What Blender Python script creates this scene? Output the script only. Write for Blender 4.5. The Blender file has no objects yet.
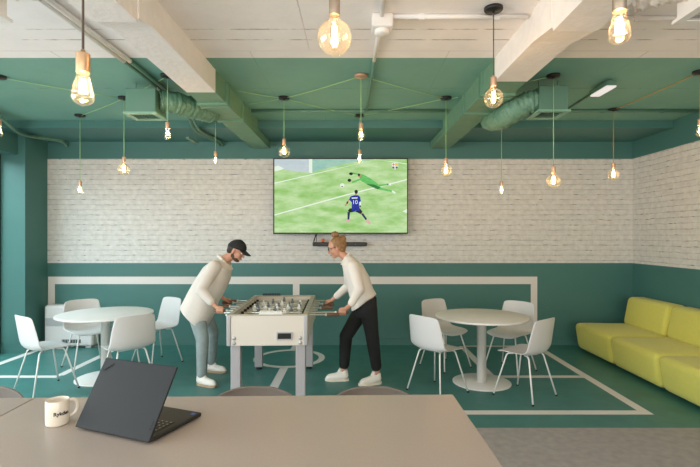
import bpy, bmesh, math, random
from mathutils import Vector, Matrix
random.seed(7)
C = bpy.context.scene.collection
F, CX, CY, H = 470.0, 354.0, 236.0, 1.6          # focal length (px), vanishing point, eye height
R = math.radians

def P(px, py, Y):
    return Vector(((px - CX) * Y / F, Y, H - (py - CY) * Y / F))

# ------------------------------------------------------------------ materials
def nodes(m):
    m.use_nodes = True
    return m.node_tree.nodes, m.node_tree.links, m.node_tree.nodes['Principled BSDF']

def lin(r, g, b):
    f = lambda v: v / 12.92 if v <= 0.04045 else ((v + 0.055) / 1.055) ** 2.4
    return (f(r / 255), f(g / 255), f(b / 255), 1)

def mat(name, rgb, rough=0.6, metal=0.0, bump=0.0, bscale=60, var=0.0, vscale=8, spec=0.5, coat=0, sheen=0):
    m = bpy.data.materials.new(name)
    N, L, b = nodes(m)
    col = lin(*rgb)
    b.inputs['Base Color'].default_value = col
    b.inputs['Roughness'].default_value = rough
    b.inputs['Metallic'].default_value = metal
    b.inputs['Specular IOR Level'].default_value = spec
    b.inputs['Coat Weight'].default_value = coat
    b.inputs['Sheen Weight'].default_value = sheen
    if bump or var:
        tc = N.new('ShaderNodeTexCoord')
    if var:
        n = N.new('ShaderNodeTexNoise'); n.inputs['Scale'].default_value = vscale; n.inputs['Detail'].default_value = 6
        L.new(tc.outputs['Object'], n.inputs['Vector'])
        r = N.new('ShaderNodeValToRGB')
        r.color_ramp.elements[0].position = 0.3; r.color_ramp.elements[1].position = 0.7
        r.color_ramp.elements[0].color = tuple(c * (1 - var) for c in col[:3]) + (1,)
        r.color_ramp.elements[1].color = tuple(min(1, c * (1 + var)) for c in col[:3]) + (1,)
        L.new(n.outputs['Fac'], r.inputs['Fac']); L.new(r.outputs['Color'], b.inputs['Base Color'])
    if bump:
        n2 = N.new('ShaderNodeTexNoise'); n2.inputs['Scale'].default_value = bscale; n2.inputs['Detail'].default_value = 4
        L.new(tc.outputs['Object'], n2.inputs['Vector'])
        bp = N.new('ShaderNodeBump'); bp.inputs['Strength'].default_value = bump; bp.inputs['Distance'].default_value = 0.01
        L.new(n2.outputs['Fac'], bp.inputs['Height']); L.new(bp.outputs['Normal'], b.inputs['Normal'])
    return m

def emit(name, rgb, s, noise=None, nscale=12):
    m = bpy.data.materials.new(name)
    N, L, b = nodes(m)
    b.inputs['Base Color'].default_value = (0, 0, 0, 1)
    b.inputs['Roughness'].default_value = 0.4
    b.inputs['Specular IOR Level'].default_value = 0.1
    b.inputs['Emission Color'].default_value = lin(*rgb)
    b.inputs['Emission Strength'].default_value = s
    if noise:
        tc = N.new('ShaderNodeTexCoord'); mp = N.new('ShaderNodeMapping'); mp.inputs['Scale'].default_value = (1, 1, 3)
        mp.inputs['Rotation'].default_value = (0, R(12), 0)
        n = N.new('ShaderNodeTexNoise'); n.inputs['Scale'].default_value = nscale; n.inputs['Detail'].default_value = 8; n.inputs['Roughness'].default_value = .62
        r = N.new('ShaderNodeValToRGB'); r.color_ramp.elements[0].position = .32; r.color_ramp.elements[1].position = .66
        r.color_ramp.elements[0].color = lin(*rgb); r.color_ramp.elements[1].color = lin(*noise)
        L.new(tc.outputs['Object'], mp.inputs['Vector']); L.new(mp.outputs['Vector'], n.inputs['Vector'])
        L.new(n.outputs['Fac'], r.inputs['Fac']); L.new(r.outputs['Color'], b.inputs['Emission Color'])
    return m

def brick_mat(name):
    m = bpy.data.materials.new(name)
    N, L, b = nodes(m)
    geo = N.new('ShaderNodeNewGeometry'); sep = N.new('ShaderNodeSeparateXYZ'); L.new(geo.outputs['Position'], sep.inputs[0])
    add = N.new('ShaderNodeMath'); add.operation = 'ADD'
    L.new(sep.outputs['X'], add.inputs[0]); L.new(sep.outputs['Y'], add.inputs[1])
    com = N.new('ShaderNodeCombineXYZ'); L.new(add.outputs[0], com.inputs['X']); L.new(sep.outputs['Z'], com.inputs['Y'])
    nz = N.new('ShaderNodeTexNoise'); nz.inputs['Scale'].default_value = 9; nz.inputs['Detail'].default_value = 5
    L.new(com.outputs[0], nz.inputs['Vector'])
    mx = N.new('ShaderNodeVectorMath'); mx.operation = 'MULTIPLY_ADD'
    mx.inputs[1].default_value = (0.035, 0.028, 0)
    L.new(nz.outputs['Color'], mx.inputs[0]); L.new(com.outputs[0], mx.inputs[2])
    br = N.new('ShaderNodeTexBrick')
    br.inputs['Scale'].default_value = 1; br.inputs['Brick Width'].default_value = 0.27; br.inputs['Row Height'].default_value = 0.074
    br.inputs['Mortar Size'].default_value = 0.0042; br.inputs['Mortar Smooth'].default_value = 0.5; br.offset = 0.43; br.squash = 1
    L.new(mx.outputs[0], br.inputs['Vector'])
    n2 = N.new('ShaderNodeTexNoise'); n2.inputs['Scale'].default_value = 5; n2.inputs['Detail'].default_value = 6; n2.inputs['Roughness'].default_value = .7
    L.new(com.outputs[0], n2.inputs['Vector'])
    rr = N.new('ShaderNodeValToRGB'); rr.color_ramp.elements[0].position = .4; rr.color_ramp.elements[1].position = .68
    rr.color_ramp.elements[0].color = (.2, .2, .2, 1); rr.color_ramp.elements[1].color = (1, 1, 1, 1)
    L.new(n2.outputs['Fac'], rr.inputs['Fac'])
    sp = N.new('ShaderNodeSeparateXYZ'); L.new(mx.outputs[0], sp.inputs[0])
    dv = N.new('ShaderNodeMath'); dv.operation = 'DIVIDE'; dv.inputs[1].default_value = .074; L.new(sp.outputs['Y'], dv.inputs[0])
    fr = N.new('ShaderNodeMath'); fr.operation = 'FRACT'; L.new(dv.outputs[0], fr.inputs[0])
    sb_ = N.new('ShaderNodeMath'); sb_.operation = 'SUBTRACT'; sb_.inputs[1].default_value = .5; L.new(fr.outputs[0], sb_.inputs[0])
    ab = N.new('ShaderNodeMath'); ab.operation = 'ABSOLUTE'; L.new(sb_.outputs[0], ab.inputs[0])
    hr = N.new('ShaderNodeMapRange'); hr.inputs['From Min'].default_value = .425; hr.inputs['From Max'].default_value = .485; L.new(ab.outputs[0], hr.inputs['Value'])
    vw = N.new('ShaderNodeMath'); vw.operation = 'MULTIPLY'; vw.inputs[1].default_value = .3; L.new(br.outputs['Fac'], vw.inputs[0])
    both = N.new('ShaderNodeMath'); both.operation = 'MAXIMUM'; L.new(hr.outputs[0], both.inputs[0]); L.new(vw.outputs[0], both.inputs[1])
    joint = N.new('ShaderNodeMath'); joint.operation = 'MULTIPLY'
    L.new(both.outputs[0], joint.inputs[0]); L.new(rr.outputs['Color'], joint.inputs[1])
    n3 = N.new('ShaderNodeTexNoise'); n3.inputs['Scale'].default_value = 14; n3.inputs['Detail'].default_value = 6
    L.new(com.outputs[0], n3.inputs['Vector'])
    cr = N.new('ShaderNodeValToRGB'); cr.color_ramp.elements[0].position = .3; cr.color_ramp.elements[1].position = .7
    cr.color_ramp.elements[0].color = lin(206, 203, 199); cr.color_ramp.elements[1].color = lin(226, 223, 219)
    L.new(n3.outputs['Fac'], cr.inputs['Fac'])
    # scattered dark chips along the joints
    vo = N.new('ShaderNodeTexNoise'); vo.inputs['Scale'].default_value = 11; vo.inputs['Detail'].default_value = 2
    mp = N.new('ShaderNodeMapping'); mp.inputs['Scale'].default_value = (1, 2.2, 1); L.new(com.outputs[0], mp.inputs['Vector']); L.new(mp.outputs[0], vo.inputs['Vector'])
    vr = N.new('ShaderNodeValToRGB'); vr.color_ramp.elements[0].position = .57; vr.color_ramp.elements[1].position = .66
    vr.color_ramp.elements[0].color = (0, 0, 0, 1); vr.color_ramp.elements[1].color = (1, 1, 1, 1)
    L.new(vo.outputs['Fac'], vr.inputs['Fac'])
    chip = N.new('ShaderNodeMath'); chip.operation = 'MULTIPLY'; L.new(hr.outputs[0], chip.inputs[0]); L.new(vr.outputs['Color'], chip.inputs[1])
    m1 = N.new('ShaderNodeMixRGB'); m1.inputs['Color2'].default_value = lin(128, 124, 120)
    sc = N.new('ShaderNodeMath'); sc.operation = 'MULTIPLY'; sc.inputs[1].default_value = .86; L.new(joint.outputs[0], sc.inputs[0])
    L.new(sc.outputs[0], m1.inputs['Fac']); L.new(cr.outputs['Color'], m1.inputs['Color1'])
    m2 = N.new('ShaderNodeMixRGB'); m2.inputs['Color2'].default_value = lin(70, 66, 62)
    L.new(chip.outputs[0], m2.inputs['Fac']); L.new(m1.outputs[0], m2.inputs['Color1'])
    L.new(m2.outputs[0], b.inputs['Base Color'])
    b.inputs['Roughness'].default_value = .75
    bp = N.new('ShaderNodeBump'); bp.inputs['Strength'].default_value = .35; bp.inputs['Distance'].default_value = .008; bp.invert = True
    L.new(both.outputs[0], bp.inputs['Height']); L.new(bp.outputs['Normal'], b.inputs['Normal'])
    return m

def board_mat(name, rgb, line, amount):
    """painted concrete with the joints of its formwork boards"""
    m = bpy.data.materials.new(name)
    N, L, b = nodes(m)
    geo = N.new('ShaderNodeNewGeometry')
    mp = N.new('ShaderNodeMapping'); mp.inputs['Location'].default_value = (.35, .03, 0); L.new(geo.outputs['Position'], mp.inputs['Vector'])
    nz = N.new('ShaderNodeTexNoise'); nz.inputs['Scale'].default_value = 2.5; nz.inputs['Detail'].default_value = 8; nz.inputs['Roughness'].default_value = .7
    L.new(geo.outputs['Position'], nz.inputs['Vector'])
    fine = N.new('ShaderNodeTexNoise'); fine.inputs['Scale'].default_value = 30; fine.inputs['Detail'].default_value = 4
    L.new(geo.outputs['Position'], fine.inputs['Vector'])
    wob = N.new('ShaderNodeVectorMath'); wob.operation = 'MULTIPLY_ADD'; wob.inputs[1].default_value = (.012, .012, 0)
    L.new(fine.outputs['Color'], wob.inputs[0]); L.new(mp.outputs[0], wob.inputs[2])
    br = N.new('ShaderNodeTexBrick'); br.inputs['Scale'].default_value = 1; br.inputs['Brick Width'].default_value = 1.6; br.inputs['Row Height'].default_value = 1.9
    br.inputs['Mortar Size'].default_value = .005; br.inputs['Mortar Smooth'].default_value = .3; br.offset = .3
    L.new(wob.outputs[0], br.inputs['Vector'])
    rr = N.new('ShaderNodeValToRGB'); rr.color_ramp.elements[0].position = .35; rr.color_ramp.elements[1].position = .6
    rr.color_ramp.elements[0].color = (0, 0, 0, 1)
    L.new(nz.outputs['Fac'], rr.inputs['Fac'])
    mul = N.new('ShaderNodeMath'); mul.operation = 'MULTIPLY'; L.new(br.outputs['Fac'], mul.inputs[0]); L.new(rr.outputs['Color'], mul.inputs[1])
    sep = N.new('ShaderNodeSeparateXYZ'); L.new(wob.outputs[0], sep.inputs[0]); acc = None
    for yl in (3.405, 3.585, 2.2, 4.75):
        cmp_ = N.new('ShaderNodeMath'); cmp_.operation = 'COMPARE'; cmp_.inputs[1].default_value = yl; cmp_.inputs[2].default_value = .0055; L.new(sep.outputs['Y'], cmp_.inputs[0])
        if acc is None: acc = cmp_
        else:
            a2 = N.new('ShaderNodeMath'); a2.operation = 'MAXIMUM'; L.new(acc.outputs[0], a2.inputs[0]); L.new(cmp_.outputs[0], a2.inputs[1]); acc = a2
    brk = N.new('ShaderNodeTexNoise'); brk.inputs['Scale'].default_value = 7; brk.inputs['Detail'].default_value = 5; L.new(geo.outputs['Position'], brk.inputs['Vector'])
    bk = N.new('ShaderNodeValToRGB'); bk.color_ramp.elements[0].position = .42; bk.color_ramp.elements[1].position = .6; L.new(brk.outputs['Fac'], bk.inputs['Fac'])
    ln = N.new('ShaderNodeMath'); ln.operation = 'MULTIPLY'; L.new(acc.outputs[0], ln.inputs[0]); L.new(bk.outputs['Color'], ln.inputs[1])
    half = N.new('ShaderNodeMath'); half.operation = 'MULTIPLY'; half.inputs[1].default_value = .45; L.new(mul.outputs[0], half.inputs[0])
    mxm = N.new('ShaderNodeMath'); mxm.operation = 'MAXIMUM'; L.new(ln.outputs[0], mxm.inputs[0]); L.new(half.outputs[0], mxm.inputs[1])
    mul2 = N.new('ShaderNodeMath'); mul2.operation = 'MULTIPLY'; mul2.inputs[1].default_value = amount; L.new(mxm.outputs[0], mul2.inputs[0])
    cr = N.new('ShaderNodeValToRGB'); col = lin(*rgb)
    cr.color_ramp.elements[0].position = .3; cr.color_ramp.elements[1].position = .7
    cr.color_ramp.elements[0].color = tuple(c * .94 for c in col[:3]) + (1,); cr.color_ramp.elements[1].color = tuple(min(1, c * 1.04) for c in col[:3]) + (1,)
    L.new(nz.outputs['Fac'], cr.inputs['Fac'])
    mx = N.new('ShaderNodeMixRGB'); mx.inputs['Color2'].default_value = lin(*line)
    L.new(mul2.outputs[0], mx.inputs['Fac']); L.new(cr.outputs['Color'], mx.inputs['Color1'])
    L.new(mx.outputs[0], b.inputs['Base Color']); b.inputs['Roughness'].default_value = .8
    bp = N.new('ShaderNodeBump'); bp.inputs['Strength'].default_value = .15; bp.inputs['Distance'].default_value = .01
    L.new(fine.outputs['Fac'], bp.inputs['Height']); L.new(bp.outputs['Normal'], b.inputs['Normal'])
    return m

def glass_mat(name, tint, amt=.1, rough=.02, haze=0):
    m = bpy.data.materials.new(name); m.use_nodes = True
    N, L = m.node_tree.nodes, m.node_tree.links
    N.remove(N['Principled BSDF'])
    t = N.new('ShaderNodeBsdfTransparent'); t.inputs['Color'].default_value = tint
    g = N.new('ShaderNodeBsdfGlossy'); g.inputs['Roughness'].default_value = rough; g.inputs['Color'].default_value = (1, 1, 1, 1)
    lw = N.new('ShaderNodeLayerWeight'); lw.inputs['Blend'].default_value = .25
    mu = N.new('ShaderNodeMath'); mu.operation = 'MULTIPLY_ADD'; mu.inputs[1].default_value = .55; mu.inputs[2].default_value = amt
    L.new(lw.outputs['Facing'], mu.inputs[0])
    mx = N.new('ShaderNodeMixShader'); L.new(mu.outputs[0], mx.inputs['Fac']); L.new(t.outputs[0], mx.inputs[1]); L.new(g.outputs[0], mx.inputs[2])
    out = mx
    if haze:
        d = N.new('ShaderNodeBsdfTranslucent'); d.inputs['Color'].default_value = (1, .93, .80, 1)
        m3 = N.new('ShaderNodeMixShader'); m3.inputs['Fac'].default_value = haze
        L.new(mx.outputs[0], m3.inputs[1]); L.new(d.outputs[0], m3.inputs[2]); out = m3
    L.new(out.outputs[0], N['Material Output'].inputs['Surface'])
    return m

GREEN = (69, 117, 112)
M = {}
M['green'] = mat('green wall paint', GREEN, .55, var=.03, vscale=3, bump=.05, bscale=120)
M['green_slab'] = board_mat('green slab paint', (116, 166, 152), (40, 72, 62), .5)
M['green_beam'] = mat('green beam paint', (104, 144, 120), .7, var=.06, vscale=14, bump=.5, bscale=25)
M['green_metal'] = mat('green painted metal', (92, 130, 112), .45)
M['green_foil'] = mat('green painted foil', (104, 144, 122), .45, bump=.9, bscale=22)
M['white_slab'] = board_mat('white slab paint', (243, 238, 236), (104, 94, 88), .8)
M['white_beam'] = mat('white beam paint', (236, 230, 225), .75, var=.03, vscale=14, bump=.5, bscale=25)
M['white_foil'] = mat('white painted foil', (232, 226, 220), .5, bump=.9, bscale=22)
M['white_metal'] = mat('white painted metal', (232, 228, 224), .45)
M['brick'] = brick_mat('white painted brick paper')
M['stripe'] = mat('off white stripe paint', (226, 218, 214), .6)
M['floor_green'] = mat('green vinyl floor', (64, 121, 116), .42, var=.1, vscale=5, bump=.02, bscale=80)
M['floor_grey'] = mat('grey speckled floor', (158, 152, 150), .55, var=.12, vscale=16, bump=.03, bscale=90)
M['white_plastic'] = mat('white moulded plastic', (215, 212, 211), .45)
M['white_steel'] = mat('white powder coated steel', (232, 228, 224), .4)
M['black_rubber'] = mat('black rubber', (22, 22, 24), .6)
M['tabletop'] = mat('white laminate', (230, 226, 223), .4)
M['sofa'] = mat('lime upholstery', (216, 208, 100), .85, bump=.12, bscale=240, var=.03, vscale=40, sheen=.15)
M['sofa_base'] = mat('dark sofa plinth', (30, 34, 28), .7)
M['taupe'] = mat('taupe moulded plastic', (120, 111, 103), .55)
M['taupe_steel'] = mat('taupe steel', (130, 120, 112), .45)
M['counter'] = mat('warm grey laminate', (164, 154, 146), .36, var=.04, vscale=160)
M['counter_edge'] = mat('grey laminate edge', (150, 140, 132), .5)
M['mug'] = mat('cream glazed ceramic', (226, 218, 206), .2, coat=.4)
M['ink'] = mat('black print', (24, 24, 26), .6)
M['laptop'] = mat('dark grey soft touch shell', (33, 34, 37), .62, spec=.3, bump=.03, bscale=300)
M['laptop_in'] = mat('black laptop deck', (34, 33, 31), .5)
M['keycap'] = mat('black keycaps', (16, 16, 17), .4)
M['keyprint'] = mat('pale key print', (170, 170, 165), .5)
M['laptop_logo'] = mat('glossy dark lettering', (16, 16, 18), .18)
M['blue_badge'] = mat('blue sticker', (60, 100, 180), .4)
M['silver'] = mat('brushed aluminium', (186, 184, 186), .38, metal=.75)
M['leg_grey'] = mat('silver grey leg paint', (174, 170, 173), .4, metal=.15)
M['cabinet'] = mat('cream table cabinet', (216, 207, 195), .5)
M['rail'] = mat('beige grey rail', (176, 168, 152), .45)
M['pitch'] = mat('grey green playing field', (164, 164, 150), .4, var=.08, vscale=12)
M['chrome'] = mat('chrome', (222, 218, 208), .38, metal=.7)
M['bearing'] = mat('brown bearing block', (140, 124, 102), .5)
M['wood'] = mat('brown wooden handle', (104, 72, 54), .5, var=.15, vscale=30)
M['white_player'] = mat('white figurine', (236, 234, 228), .4)
M['blue_player'] = mat('dark blue figurine', (116, 122, 128), .4)
M['black'] = mat('black plastic', (20, 20, 21), .4)
M['dark_teal'] = mat('dark teal plastic', (32, 66, 72), .4)
M['canopy'] = mat('black metal canopy', (30, 28, 26), .45)
M['copper'] = mat('brushed copper', (206, 166, 138), .4, metal=.6)
M['nickel'] = mat('brushed warm nickel', (176, 160, 144), .35, metal=.8)
M['green_floorlit'] = mat('green metal flange with painted floor light', (128, 172, 148), .45)  # duct green made lighter: floor light on the undersides is in the colour
M['brass'] = mat('brushed brass', (206, 172, 136), .35, metal=.75)
M['cable_green'] = mat('light green fabric cable', (156, 196, 138), .8)
M['cable_grey'] = mat('grey brown fabric cable', (96, 84, 72), .8)
M['cable_orange'] = mat('ochre fabric cable', (200, 150, 62), .8)
M['glass'] = glass_mat('clear amber bulb glass', (1, .96, .87, 1), .05, haze=.014)
M['pane'] = glass_mat('window glass', (.97, .99, .99, 1), .03)
M['filament'] = emit('glowing filament', (255, 200, 132), 560)
M['led'] = emit('luminaire diffuser', (255, 246, 240), .95)
M['skin'] = mat('skin', (198, 144, 118), .5, var=.04, vscale=20)
M['lip'] = mat('lips', (176, 104, 92), .45)
M['eye_white'] = mat('eye white', (235, 232, 228), .25)
M['iris'] = mat('dark iris', (44, 34, 28), .2)
M['shirt_cream'] = mat('cream linen overshirt', (216, 207, 198),   .85, bump=.8, bscale=8, sheen=.1)
M['tee'] = mat('pale t shirt', (206, 198, 186), .85)
M['jeans'] = mat('grey green jeans', (142, 154, 154), .85, var=.12, vscale=12, bump=.25, bscale=30)
M['cap'] = mat('dark cap cloth', (34, 33, 34), .85)
M['dark_hair'] = mat('dark brown hair', (48, 38, 32), .6, var=.2, vscale=60, bump=.5, bscale=90)
M['beard_hair'] = mat('brown beard', (82, 62, 50), .7, var=.25, vscale=70, bump=.5, bscale=90)
M['blonde'] = mat('dark blonde hair', (142, 106, 68), .6, var=.3, vscale=45, bump=.7, bscale=70)
M['blouse'] = mat('white shirt cloth', (226, 217, 208),  .8, bump=.8, bscale=9, sheen=.1)
M['trousers'] = mat('black trouser cloth', (24, 25, 26), .85, bump=.2, bscale=30)
M['shoe'] = mat('white leather', (236, 230, 222), .5)
M['lace'] = mat('pale lace cord', (214, 206, 196), .8)
M['sole_gum'] = mat('gum rubber sole', (176, 150, 122), .6)
M['sole_white'] = mat('cream rubber sole', (232, 222, 204), .6)
M['orange'] = mat('orange foam', (232, 112, 60), .6)
M['grille'] = mat('grey grille', (172, 174, 176), .5)
M['vent_dark'] = mat('dark vent slot', (80, 84, 84), .6)
M['frame_dark'] = mat('dark window frame', (46, 66, 64), .5)
# television picture
M['t_grass'] = emit('tv grass', (146, 200, 106), 1.1, (206, 234, 180), 3.0)
M['t_line'] = emit('tv white line', (238, 250, 232), 1.1)
M['t_net'] = emit('tv goal net', (216, 228, 230), 1.0, (200, 216, 222), 9)
M['t_teal'] = emit('tv teal board', (150, 204, 196), 1.0, (186, 222, 196), 6)
M['t_keeper'] = emit('tv keeper kit', (128, 220, 124), 1.0, (84, 186, 88), 14)
M['t_keeperdark'] = emit('tv keeper shade', (54, 132, 66), 1.0)
M['t_dark'] = emit('tv dark', (34, 42, 40), 1.0)
M['t_blue'] = emit('tv blue shirt', (42, 70, 190), 1.0, (28, 42, 132), 25)
M['t_skin'] = emit('tv skin', (206, 150, 120), 1.0)
M['t_navy'] = emit('tv navy socks', (36, 52, 92), 1.0)
M['t_pink'] = emit('tv pink boots', (244, 182, 190), 1.0)
M['t_red'] = emit('tv crest red', (216, 84, 92), 1.0)
M['t_yellow'] = emit('tv crest yellow', (244, 210, 110), 1.0)
M['t_plum'] = emit('tv crest plum', (134, 74, 118), 1.0)

# ------------------------------------------------------------------ mesh helpers
def tag(o, label=None, cat=None, group=None, kind=None):
    if label: o['label'] = label
    if cat: o['category'] = cat
    if group: o['group'] = group
    if kind: o['kind'] = kind
    return o

def empty(name, loc=(0, 0, 0), rz=0.0, label=None, cat=None, group=None):
    o = bpy.data.objects.new(name, None); C.objects.link(o)
    o.location = loc; o.rotation_euler = (0, 0, rz); o.empty_display_size = .1
    return tag(o, label, cat, group)

def obj(name, bm, mats, parent=None, smooth=False, loc=None):
    me = bpy.data.meshes.new(name)
    bmesh.ops.recalc_face_normals(bm, faces=bm.faces)
    bm.to_mesh(me); bm.free()
    for m in (mats if isinstance(mats, (list, tuple)) else [mats]):
        me.materials.append(M[m] if isinstance(m, str) else m)
    if smooth:
        for p in me.polygons: p.use_smooth = True
    o = bpy.data.objects.new(name, me); C.objects.link(o)
    if parent: o.parent = parent
    if loc: o.location = loc
    return o

def copy_tree(o, parent=None):
    c = o.copy(); C.objects.link(c)
    if parent: c.parent = parent
    for ch in list(o.children): copy_tree(ch, c)
    return c

def add_hex(bm, pts, mi=0):
    """eight corners: bottom loop of four, top loop of four"""
    v = [bm.verts.new(p) for p in pts]
    for f in ((3, 2, 1, 0), (4, 5, 6, 7), (0, 1, 5, 4), (1, 2, 6, 5), (2, 3, 7, 6), (3, 0, 4, 7)):
        bm.faces.new([v[i] for i in f]).material_index = mi
    return v

def add_box(bm, x0, x1, y0, y1, z0, z1, mi=0):
    return add_hex(bm, [(x0, y0, z0), (x1, y0, z0), (x1, y1, z0), (x0, y1, z0), (x0, y0, z1), (x1, y0, z1), (x1, y1, z1), (x0, y1, z1)], mi)

def bevel_all(bm, w, seg=3, verts=None):
    vs = set(verts) if verts else None
    ed = [e for e in bm.edges if (vs is None or (e.verts[0] in vs and e.verts[1] in vs))]
    bmesh.ops.bevel(bm, geom=ed, offset=w, segments=seg, profile=.5, affect='EDGES', clamp_overlap=True)

def box_bm(x0, x1, y0, y1, z0, z1, bev=0, seg=2):
    bm = bmesh.new(); add_box(bm, x0, x1, y0, y1, z0, z1)
    if bev: bevel_all(bm, bev, seg)
    return bm

def add_tube(bm, pts, r, seg=10, mi=0, cap=True):
    pts = [Vector(p) for p in pts]
    rs = r if isinstance(r, (list, tuple)) else [r] * len(pts)
    t0 = (pts[1] - pts[0]).normalized()
    up = Vector((0, 0, 1)) if abs(t0.z) < .9 else Vector((1, 0, 0))
    n = t0.cross(up).normalized(); rings = []
    for i, p in enumerate(pts):
        if i == 0: t = t0
        elif i == len(pts) - 1: t = (pts[i] - pts[i - 1]).normalized()
        else: t = ((pts[i + 1] - p).normalized() + (p - pts[i - 1]).normalized()).normalized()
        n = (n - t * n.dot(t)).normalized(); b = t.cross(n)
        rings.append([bm.verts.new(p + (n * math.cos(2 * math.pi * k / seg) + b * math.sin(2 * math.pi * k / seg)) * rs[i]) for k in range(seg)])
    for i in range(len(rings) - 1):
        for k in range(seg):
            f = bm.faces.new((rings[i][k], rings[i][(k + 1) % seg], rings[i + 1][(k + 1) % seg], rings[i + 1][k])); f.material_index = mi; f.smooth = True
    if cap:
        bm.faces.new(rings[0][::-1]).material_index = mi; bm.faces.new(rings[-1]).material_index = mi

def smooth_path(pts, n=8):
    pts = [Vector(p) for p in pts]; out = []
    for i in range(len(pts) - 1):
        p0 = pts[max(i - 1, 0)]; p1 = pts[i]; p2 = pts[i + 1]; p3 = pts[min(i + 2, len(pts) - 1)]
        for k in range(n):
            t = k / n
            out.append(.5 * ((2 * p1) + (p2 - p0) * t + (2 * p0 - 5 * p1 + 4 * p2 - p3) * t * t + (3 * p1 - p0 - 3 * p2 + p3) * t ** 3))
    out.append(pts[-1]); return out

def add_lathe(bm, prof, c=(0, 0, 0), seg=32, mi=0, closed=True):
    """prof: (radius, z) pairs, revolved about the vertical through c"""
    c = Vector(c); rings = []
    for r, z in prof:
        if r < 1e-5: rings.append([bm.verts.new(c + Vector((0, 0, z)))])
        else: rings.append([bm.verts.new(c + Vector((r * math.cos(2 * math.pi * k / seg), r * math.sin(2 * math.pi * k / seg), z))) for k in range(seg)])
    for a, b in zip(rings, rings[1:]):
        for k in range(seg):
            k2 = (k + 1) % seg
            if len(a) == 1 and len(b) == 1: continue
            if len(a) == 1: f = bm.faces.new((a[0], b[k2], b[k]))
            elif len(b) == 1: f = bm.faces.new((a[k], a[k2], b[0]))
            else: f = bm.faces.new((a[k], a[k2], b[k2], b[k]))
            f.material_index = mi; f.smooth = True

def add_poly(bm, pts, mi=0):
    f = bm.faces.new([bm.verts.new(p) for p in pts]); f.material_index = mi; return f

def text_mesh(body, size, extrude=.0004, bold=0):
    cu = bpy.data.curves.new('lettering', 'FONT'); cu.body = body; cu.size = size; cu.extrude = extrude; cu.align_x = 'CENTER'; cu.align_y = 'CENTER'; cu.resolution_u = 4; cu.offset = bold
    t = bpy.data.objects.new('lettering_tmp', cu); C.objects.link(t)
    dg = bpy.context.evaluated_depsgraph_get()
    me = bpy.data.meshes.new_from_object(t.evaluated_get(dg))
    bpy.data.objects.remove(t); bpy.data.curves.remove(cu)
    return me

def mesh_obj(name, me, m, parent=None):
    me.name = name; me.materials.clear(); me.materials.append(M[m])
    o = bpy.data.objects.new(name, me); C.objects.link(o)
    if parent: o.parent = parent
    return o

# ------------------------------------------------------------------ the setting
YB, XR, XL = 6.9, 4.09, -4.5
ZC, ZT = 3.082, 2.985
ZB0, ZB1 = 1.203, 2.732
Y0 = -2.6
bm = bmesh.new()
def floor_rect(x0, x1, y0, y1, mi, z=0.0):
    add_poly(bm, [(x0, y0, z), (x1, y0, z), (x1, y1, z), (x0, y1, z)], mi)
floor_rect(-5.0, XR, 3.92, YB, 0); floor_rect(-5.0, XR, Y0, 3.92, 1)
def mark(x0, x1, y0, y1):
    floor_rect(x0, x1, y0, y1, 2, .0008)
mark(2.595, 2.69, 4.21, YB); mark(-4.49, -4.39, 4.21, YB - .02)
mark(-4.39, 2.595, 4.21, 4.31)
mark(1.55, 2.595, 5.30, 5.39); mark(1.52, 1.61, 5.39, 6.84); mark(1.61, 2.595, 6.78, 6.86)
mark(-4.39, -3.36, 5.30, 5.39); mark(-3.42, -3.33, 5.39, 6.84); mark(-4.39, -3.42, 6.78, 6.86)
mark(-.897, -.80, 4.31, 5.71); mark(-.897, -.80, 6.61, YB)
n = 64; cc = Vector((-.848, 6.165)); a = []
for k in range(n):
    t = 2 * math.pi * k / n; d = Vector((math.cos(t), math.sin(t)))
    a.append((bm.verts.new((*(cc + d * .465), .0008)), bm.verts.new((*(cc + d * .385), .0008))))
for k in range(n):
    f = bm.faces.new((a[k][0], a[(k + 1) % n][0], a[(k + 1) % n][1], a[k][1])); f.material_index = 2
tag(obj('floor', bm, ['floor_green', 'floor_grey', 'stripe']), kind='structure')
me = bpy.data.objects['floor'].data
for p in me.polygons:
    if p.normal.z < 0: p.flip()

bm = bmesh.new()
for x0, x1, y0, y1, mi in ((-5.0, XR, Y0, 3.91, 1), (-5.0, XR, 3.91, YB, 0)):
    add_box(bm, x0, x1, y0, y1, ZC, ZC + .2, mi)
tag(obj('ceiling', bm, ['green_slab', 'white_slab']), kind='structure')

bm = bmesh.new()                                  # back wall: paint, brick paper, paint
add_box(bm, -5.0, XR + .2, YB, YB + .2, 0, ZB0, 0)
add_box(bm, -5.0, XR + .2, YB, YB + .2, ZB0, ZB1, 1)
add_box(bm, -5.0, XR + .2, YB, YB + .2, ZB1, ZC + .2, 0)
y = YB - .0015
for x0, x1, z0, z1 in ((-4.49, 2.69, .894, 1.004), (-4.49, -4.39, 0, .894), (2.595, 2.69, 0, .894), (-.897, -.80, 0, .894)):
    add_poly(bm, [(x0, y, z0), (x1, y, z0), (x1, y, z1), (x0, y, z1)], 2)
tag(obj('wall_back', bm, ['green', 'brick', 'stripe']), kind='structure')
bm = bmesh.new()
for z0, z1, mi in ((0, ZB0, 0), (ZB0, ZB1, 1), (ZB1, ZC + .2, 0)):
    add_box(bm, XR, XR + .2, Y0, YB, z0, z1, mi)
tag(obj('wall_right', bm, ['green', 'brick']), kind='structure')
bm = bmesh.new(); add_box(bm, -4.5, XR, YB - .014, YB, 0, .1)
tag(obj('baseboard_back', bm, 'green'), kind='structure')
bm = bmesh.new(); add_box(bm, XR - .014, XR, Y0, YB - .014, 0, .1)
tag(obj('baseboard_right', bm, 'green'), kind='structure')

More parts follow.
